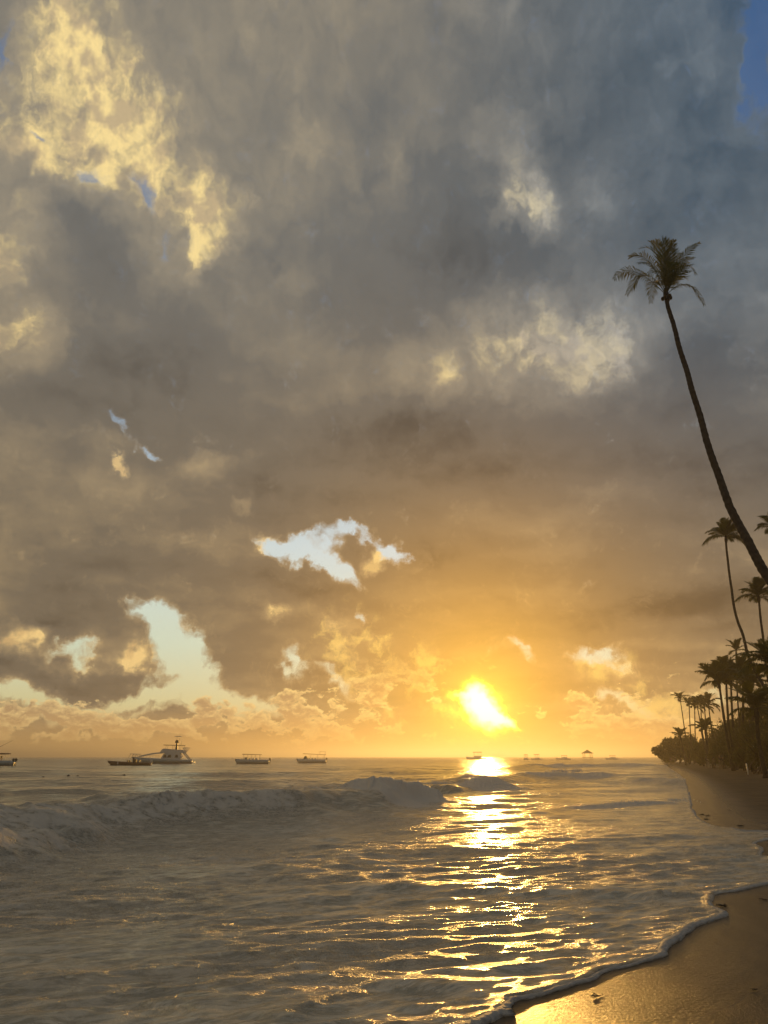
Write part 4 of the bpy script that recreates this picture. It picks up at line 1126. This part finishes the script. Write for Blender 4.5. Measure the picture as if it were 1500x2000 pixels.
# ---------------------------------------------------------------- people on the beach
def person(label, px, py_feet, Y, h_, rz, stride=0.25, cloth='cloth_dark', trousers='cloth_mid', long=False, seed=0):
    p = at_dist(px, py_feet, Y); gz = sand_height(p.x, p.y)
    root = empty('person', (p.x, p.y, gz), rz)
    tag(root, label, 'person')
    s_ = h_ / 1.75
    J = {'pel': (0, 0, .95), 'bel': (0, 0, 1.12), 'che': (0, .01, 1.34), 'nec': (0, 0, 1.49), 'hed': (0, .02, 1.60), 'top': (0, .02, 1.72),
         'lh': (-.10, 0, .90), 'rh': (.10, 0, .90), 'lk': (-.11, stride * .45, .50), 'rk': (.11, -stride * .1, .50), 'la': (-.11, stride, .08), 'ra': (.11, -stride * .9, .10),
         'lt': (-.11, stride + .17, .03), 'rt': (.11, -stride * .9 + .15, .03), 'ls': (-.19, 0, 1.42), 'rs': (.19, 0, 1.42), 'le': (-.25, -stride * .3, 1.15), 're': (.25, stride * .3, 1.15),
         'lw': (-.25, -stride * .4 + .06, .90), 'rw': (.25, stride * .5 + .06, .92), 'lf': (-.25, -stride * .4 + .09, .80), 'rf': (.25, stride * .5 + .1, .82)}
    R_ = {'pel': .15, 'bel': .13, 'che': .16, 'nec': .06, 'hed': .095, 'top': .07, 'lh': .10, 'rh': .10, 'lk': .06, 'rk': .06, 'la': .042, 'ra': .042, 'lt': .035, 'rt': .035,
          'ls': .065, 'rs': .065, 'le': .042, 're': .042, 'lw': .03, 'rw': .03, 'lf': .028, 'rf': .028}
    E = [('pel', 'bel'), ('bel', 'che'), ('che', 'nec'), ('nec', 'hed'), ('hed', 'top'), ('pel', 'lh'), ('pel', 'rh'), ('lh', 'lk'), ('rh', 'rk'), ('lk', 'la'), ('rk', 'ra'), ('la', 'lt'), ('ra', 'rt'),
         ('che', 'ls'), ('che', 'rs'), ('ls', 'le'), ('rs', 're'), ('le', 'lw'), ('re', 'rw'), ('lw', 'lf'), ('rw', 'rf')]
    def skin(names, grow, name, mat):
        ks = [k for k in J if k in names]
        me = bpy.data.meshes.new(name)
        me.from_pydata([tuple(Vector(J[k]) * s_) for k in ks], [(ks.index(a), ks.index(b_)) for a, b_ in E if a in names and b_ in names], [])
        o = bpy.data.objects.new(name, me); col.objects.link(o)
        md = o.modifiers.new('s', 'SKIN'); md.use_smooth_shade = True
        sv = me.skin_vertices[0].data
        for i, k in enumerate(ks):
            sv[i].radius = (R_[k] * s_ * grow, R_[k] * s_ * grow * (.75 if k in ('pel', 'bel', 'che') else 1)); sv[i].use_root = (i == 0)
        md2 = o.modifiers.new('u', 'SUBSURF'); md2.levels = md2.render_levels = 1
        bpy.context.view_layer.update()
        ev = o.evaluated_get(bpy.context.evaluated_depsgraph_get())
        me2 = bpy.data.meshes.new_from_object(ev); me2.materials.clear(); me2.materials.append(M[mat])
        o.modifiers.clear(); o.data = me2; o.parent = root
        return o
    skin(list(J), 1.0, 'body', 'skin')
    skin(['pel', 'bel', 'che', 'ls', 'rs', 'le', 're'], 1.14, 'shirt', cloth)
    skin(['pel', 'lh', 'rh', 'lk', 'rk'] + (['la', 'ra'] if long else []), 1.18, 'trousers', trousers)
    m = MB(); m.loft([[(cos(a) * r_ * s_, (sin(a) * r_ * 1.1 + .0) * s_, z * s_) for a in [2 * pi * j / 8 for j in range(8)]] for z, r_ in ((1.60, .10), (1.66, .115), (1.72, .10), (1.765, .05))])
    m.build('hair', M['engine'], root, True)
    return root
person('left one of two people walking close together far down the beach', 1309.6, 1487, 196, 1.72, radians(10), .2)
person('right one of two people walking close together far down the beach', 1312.6, 1487, 195, 1.78, radians(-5), .15, 'cloth_mid', 'cloth_dark')
person('person walking alone right of the far couple', 1318.8, 1486, 190, 1.85, radians(20), .25)
person('person in dark clothes on the sand in front of the low wall', 1396.5, 1500, 108, 1.62, radians(-20), .3, 'cloth_mid', 'cloth_dark')
person('broad-shouldered person in a dark shirt beside the low wall', 1409, 1500, 104, 1.85, radians(10), .15, 'cloth_dark', 'cloth_mid')
person('second person of the pair beside the low wall, partly hidden', 1413.5, 1500, 106, 1.75, radians(-15), .2, 'cloth_dark', 'cloth_dark')
person('person standing in the shade of the shrubs', 1381, 1492, 128, 1.68, radians(30), .1, 'cloth_dark', 'cloth_mid', True)

# ---------------------------------------------------------------- things along the back of the beach
wl = empty('low_wall', (0, 0, 0)); tag(wl, 'low pale wall with a capping slab behind the people on the beach', 'wall')
a_, b_ = at_dist(1383, 1490, 122), at_dist(1441, 1490, 112)
ln = (b_ - a_).xy.length
gz = sand_height((a_.x + b_.x) / 2, (a_.y + b_.y) / 2)
wl.location = ((a_.x + b_.x) / 2, (a_.y + b_.y) / 2, gz); wl.rotation_euler = (0, 0, atan2(b_.y - a_.y, b_.x - a_.x))
for k in range(6):
    m = MB(); x0 = -ln / 2 + k * ln / 6; m.box((x0 + .02, -.12, -.3), (x0 + ln / 6 - .02, .12, 1.05)); m.build('wall_panel', M['stone'], wl)
m = MB(); m.box((-ln / 2 - .1, -.2, 1.053), (ln / 2 + .1, .2, 1.22)); m.build('capping', M['stone'], wl)

def pole(label, px0, py0, px1, py1, Y, r_, mat, name='leaning_pole', cat='pole', globe=False):
    a_, b_ = at_dist(px0, py0, Y), at_dist(px1, py1, Y)
    gz = sand_height(b_.x, b_.y); base = Vector((b_.x, b_.y, gz))
    root = empty(name, base); tag(root, label, cat)
    b2 = Vector((b_.x, b_.y, min(b_.z, gz) - .3))
    m = MB(); m.tube([a_ - base, (a_ - base).lerp(b2 - base, .5) + Vector((.03, 0, 0)), b2 - base], r_, 7); m.build('shaft', mat, root, True)
    if globe:
        m = MB(); c_ = a_ - base + Vector((-.12, -.1, .1))
        m.loft([[c_ + Vector((cos(a) * sin(q) * .16, sin(a) * sin(q) * .16, cos(q) * .16)) for a in [2 * pi * j / 10 for j in range(10)]] for q in (.05, .6, 1.1, 1.6, 2.1, 2.6, 3.1)])
        m.build('lamp_globe', M['bulb'], root, True)
        m = MB(); m.tube([a_ - base, a_ - base + Vector((.9, 0, .05))], .03, 5); m.build('cross_arm', M['wood'], root)
    return root
pole('pale lamp pole with a white globe at the edge of the trees', 1472, 1457, 1479, 1494, 80, .045, M['bulb'], 'lamp_pole', 'lamp pole', True)
pole('pale stem leaning in the thicket above the lamp pole', 1462, 1400, 1471, 1450, 84, .05, M['wood'], 'bare_stem', 'stem')
pole('short white post leaning on the sand before the brushwood', 1457.5, 1491, 1459.5, 1503, 74, .06, M['bulb'], 'leaning_post', 'post')
pole('thin pale post between the white post and the lamp pole', 1471, 1482, 1474, 1496, 78, .045, M['wood'], 'leaning_post', 'post')
pole('thin pale post right of the lamp pole under the trees', 1487, 1474, 1489, 1485, 78, .05, M['bulb'], 'leaning_post', 'post')
pole('forked bare stem standing before the hazy shrubs', 1337, 1473, 1340, 1487, 150, .09, M['wood'], 'bare_stem', 'stem')
for k, (a, b_, lb) in enumerate([((1456, 1494), (1478, 1479), 'bare branch rising from the brushwood pile beside the white post'), ((1470, 1500), (1500, 1488), 'long driftwood log lying at the foot of the dark trees'), ((1486, 1504), (1496, 1484), 'crooked branch propped against the driftwood log'), ((1478, 1492), (1502, 1470), 'bare branch reaching up to the right edge')]):
    Y = 76 - k; p, q = at_dist(*a, Y), at_dist(*b_, Y)
    gz = sand_height(p.x, p.y); p.z = min(p.z, gz + .05)
    m = MB(); mid = p.lerp(q, .5) + Vector((0, .1, .12)); m.tube([Vector((0, 0, 0)), mid - p, q - p], [.10, .07, .03], 6)
    m.tube([mid - p, mid - p + Vector((.3, .1, .35))], [.05, .015], 5)
    o = m.build('driftwood_branch', M['wood'], None, True); o.location = p; tag(o, lb, 'driftwood')

# seaweed left on the sand
def weed(label, px, py, size, seed, group='seaweed scraps on the sand'):
    p = at_height(px, py, 0.05)
    for _ in range(3): p = at_height(px, py, sand_height(p.x, p.y) + .005)
    rd = random.Random(seed); m = MB()
    for k in range(9):
        a = Vector((rd.uniform(-.5, .5), rd.uniform(-.4, .4), .05)) * size; an = rd.uniform(0, 6.28)
        b_ = a + Vector((cos(an), sin(an), rd.uniform(.0, .35))) * size * rd.uniform(.4, 1.0); c_ = b_ + Vector((cos(an + .8), sin(an + .8), -.2)) * size * .5
        m.tube([a, b_, Vector((c_.x, c_.y, max(.01, c_.z)))], [.07 * size, .09 * size, .02 * size], 5)
    o = m.build('seaweed_clump', M['weed']); o.location = p; tag(o, label, 'seaweed', group)
weed('dark twiggy seaweed at the tip of the foam edge', 1409, 1769, .075, 1)
weed('flat dark seaweed scrap just outside the sun glitter on the wet sand', 1166, 1946, .04, 2)
weed('small dark seaweed scrap at the right edge of the wet sand', 1492, 1757, .04, 3)
weed('tiny dark seaweed scrap near the right edge on the wet sand', 1472, 1933, .03, 4)
for k, (x, y, lb) in enumerate([(1371, 1591, 'dark seaweed clump nearest the foam on the far sand'), (1383, 1593, 'dark seaweed clump inland of the one nearest the foam'), (1377, 1600, 'dark seaweed clump at the lip of the far foam edge'), (1445, 1613, 'dark seaweed clump in the hollow of the far foam edge'), (1424, 1583, 'faint seaweed clump standing alone on the far sand')]):
    weed(lb, x, y, .085 if y > 1586 else .07, 10 + k, 'seaweed clumps on the far sand')

# ---------------------------------------------------------------- rolled foam along the water's edge
def foam_edge():
    line = [Vector((x, y, 0)) for x, y in core]
    dens = []
    for k in range(len(line) - 1):
        L_ = (line[k + 1] - line[k]).length; dd = line[k].length
        if dd > 48: continue
        m_ = max(1, int(L_ / max(0.018, 0.0022 * dd)))
        dens += [line[k].lerp(line[k + 1], j / m_) for j in range(m_)]
    Pn = np.array([[p.x, p.y] for p in dens]); N = len(Pn)
    run = np.concatenate([[0], np.cumsum(np.linalg.norm(np.diff(Pn, axis=0), axis=1))])
    T = np.gradient(Pn, axis=0); T /= np.linalg.norm(T, axis=1)[:, None]
    Nn = np.stack([-T[:, 1], T[:, 0]], 1)          # seaward
    wobble = 0.05 * fbm(run * 1.1, run * 0, 3, 3) + 0.02 * fbm(run * 6, run * 0, 2, 4)
    wd = 0.030 * (0.75 + 1.3 * (fbm(run * 0.7, run * 0 + 5, 3, 8) + .12)).clip(.35, 1.7)
    m_ = 12; ang_ = np.linspace(-0.15 * pi, 1.1 * pi, m_)
    A, RR = np.meshgrid(ang_, run)
    bump_ = 1 + 0.30 * fbm(RR * 22, A * 2.2, 3, 12) + 0.16 * fbm(RR * 60, A * 5, 2, 14)
    off = (np.cos(A) * -1.0) * wd[:, None] * 1.55 * bump_ + wobble[:, None] + 0.05
    zz_ = np.sin(A) * wd[:, None] * 0.85 * bump_ + 0.004
    Xf = Pn[:, 0:1] + Nn[:, 0:1] * (off); Yf = Pn[:, 1:2] + Nn[:, 1:2] * (off)
    s_, _ = shore_s(Xf, Yf)
    Zf = np.maximum(sand_z(Xf, Yf, s_), -0.02) + zz_
    me = grid_mesh('foam_edge', Xf, Yf, Zf)
    o = link('foam_edge', me, M['foam']); o['kind'] = 'stuff'; o['label'] = 'rolled bubbly foam along the edge of the spent wave'
foam_edge()

# spray thrown up along the breaking crests, drops too many to count
def spray(name, label, spots, seed):
    rd = random.Random(seed); m = MB()
    for (px, py, wpx, hpx, n_, sz) in spots:
        for _ in range(n_):
            x = px + rd.gauss(0, wpx * .5); y = py - abs(rd.gauss(0, hpx * .6)) + 2
            c_ = SPR(x, py, 0.62) ; c_ = c_ + Vector((0, rd.gauss(0, .3), (py - y) * c_.y / FPX))
            r_ = sz * 2.1 * rd.uniform(.4, 1.3) * (0.6 + c_.y / 70)
            m.add([c_ + Vector((r_, 0, -r_ * .6)), c_ + Vector((-r_ * .5, r_ * .8, -r_ * .6)), c_ + Vector((-r_ * .5, -r_ * .8, -r_ * .6)), c_ + Vector((0, 0, r_))], [(0, 1, 2), (0, 3, 1), (1, 3, 2), (2, 3, 0)])
    o = m.build(name, M['foam_bright']); o['kind'] = 'stuff'; o['label'] = label
def SPR(px, py, z): return at_height(px, py, z)
M['foam_bright'] = simple('spray_drops', (0.75, 0.73, 0.70), 0.4, 0.5, 0.05, 10.0)
spray('sea_spray', 'fine spray and torn foam along the breaking crests', [(470, 1555, 16, 4, 260, .014), (420, 1552, 40, 3, 160, .012), (600, 1548, 40, 3, 90, .010), (690, 1543, 18, 5, 160, .012), (785, 1530, 22, 6, 260, .012), (850, 1529, 30, 5, 300, .012),
    (915, 1516, 12, 8, 260, .014), (945, 1518, 26, 6, 260, .013), (1095, 1506, 22, 5, 200, .016), (1125, 1505, 16, 5, 160, .016), (205, 1566, 14, 3, 90, .012), (1250, 1566, 50, 3, 160, .010), (1320, 1562, 22, 3, 120, .010)], 4)
HAZE = 0.00055
# ---------------------------------------------------------------- the air
bm = bmesh.new()
bmesh.ops.create_cube(bm, size=1.0)
hz_me = bpy.data.meshes.new('haze')
bm.to_mesh(hz_me); bm.free()
hm = bpy.data.materials.new('sea_haze')
hm.use_nodes = True
for n in list(hm.node_tree.nodes): hm.node_tree.nodes.remove(n)
hg = G(hm.node_tree)
vol = hg.node('ShaderNodeVolumePrincipled')
vol.inputs['Color'].default_value = (0.95, 0.93, 0.90, 1)
vol.inputs['Density'].default_value = HAZE
vol.inputs['Anisotropy'].default_value = 0.72
ho = hg.node('ShaderNodeOutputMaterial')
hm.node_tree.links.new(vol.outputs[0], ho.inputs['Volume'])
haze = link('haze', hz_me, hm)
haze['kind'] = 'stuff'
haze.scale = (2 * 23500, 2 * 23500, 38.0)
haze.location = (0, 0, 15.0)
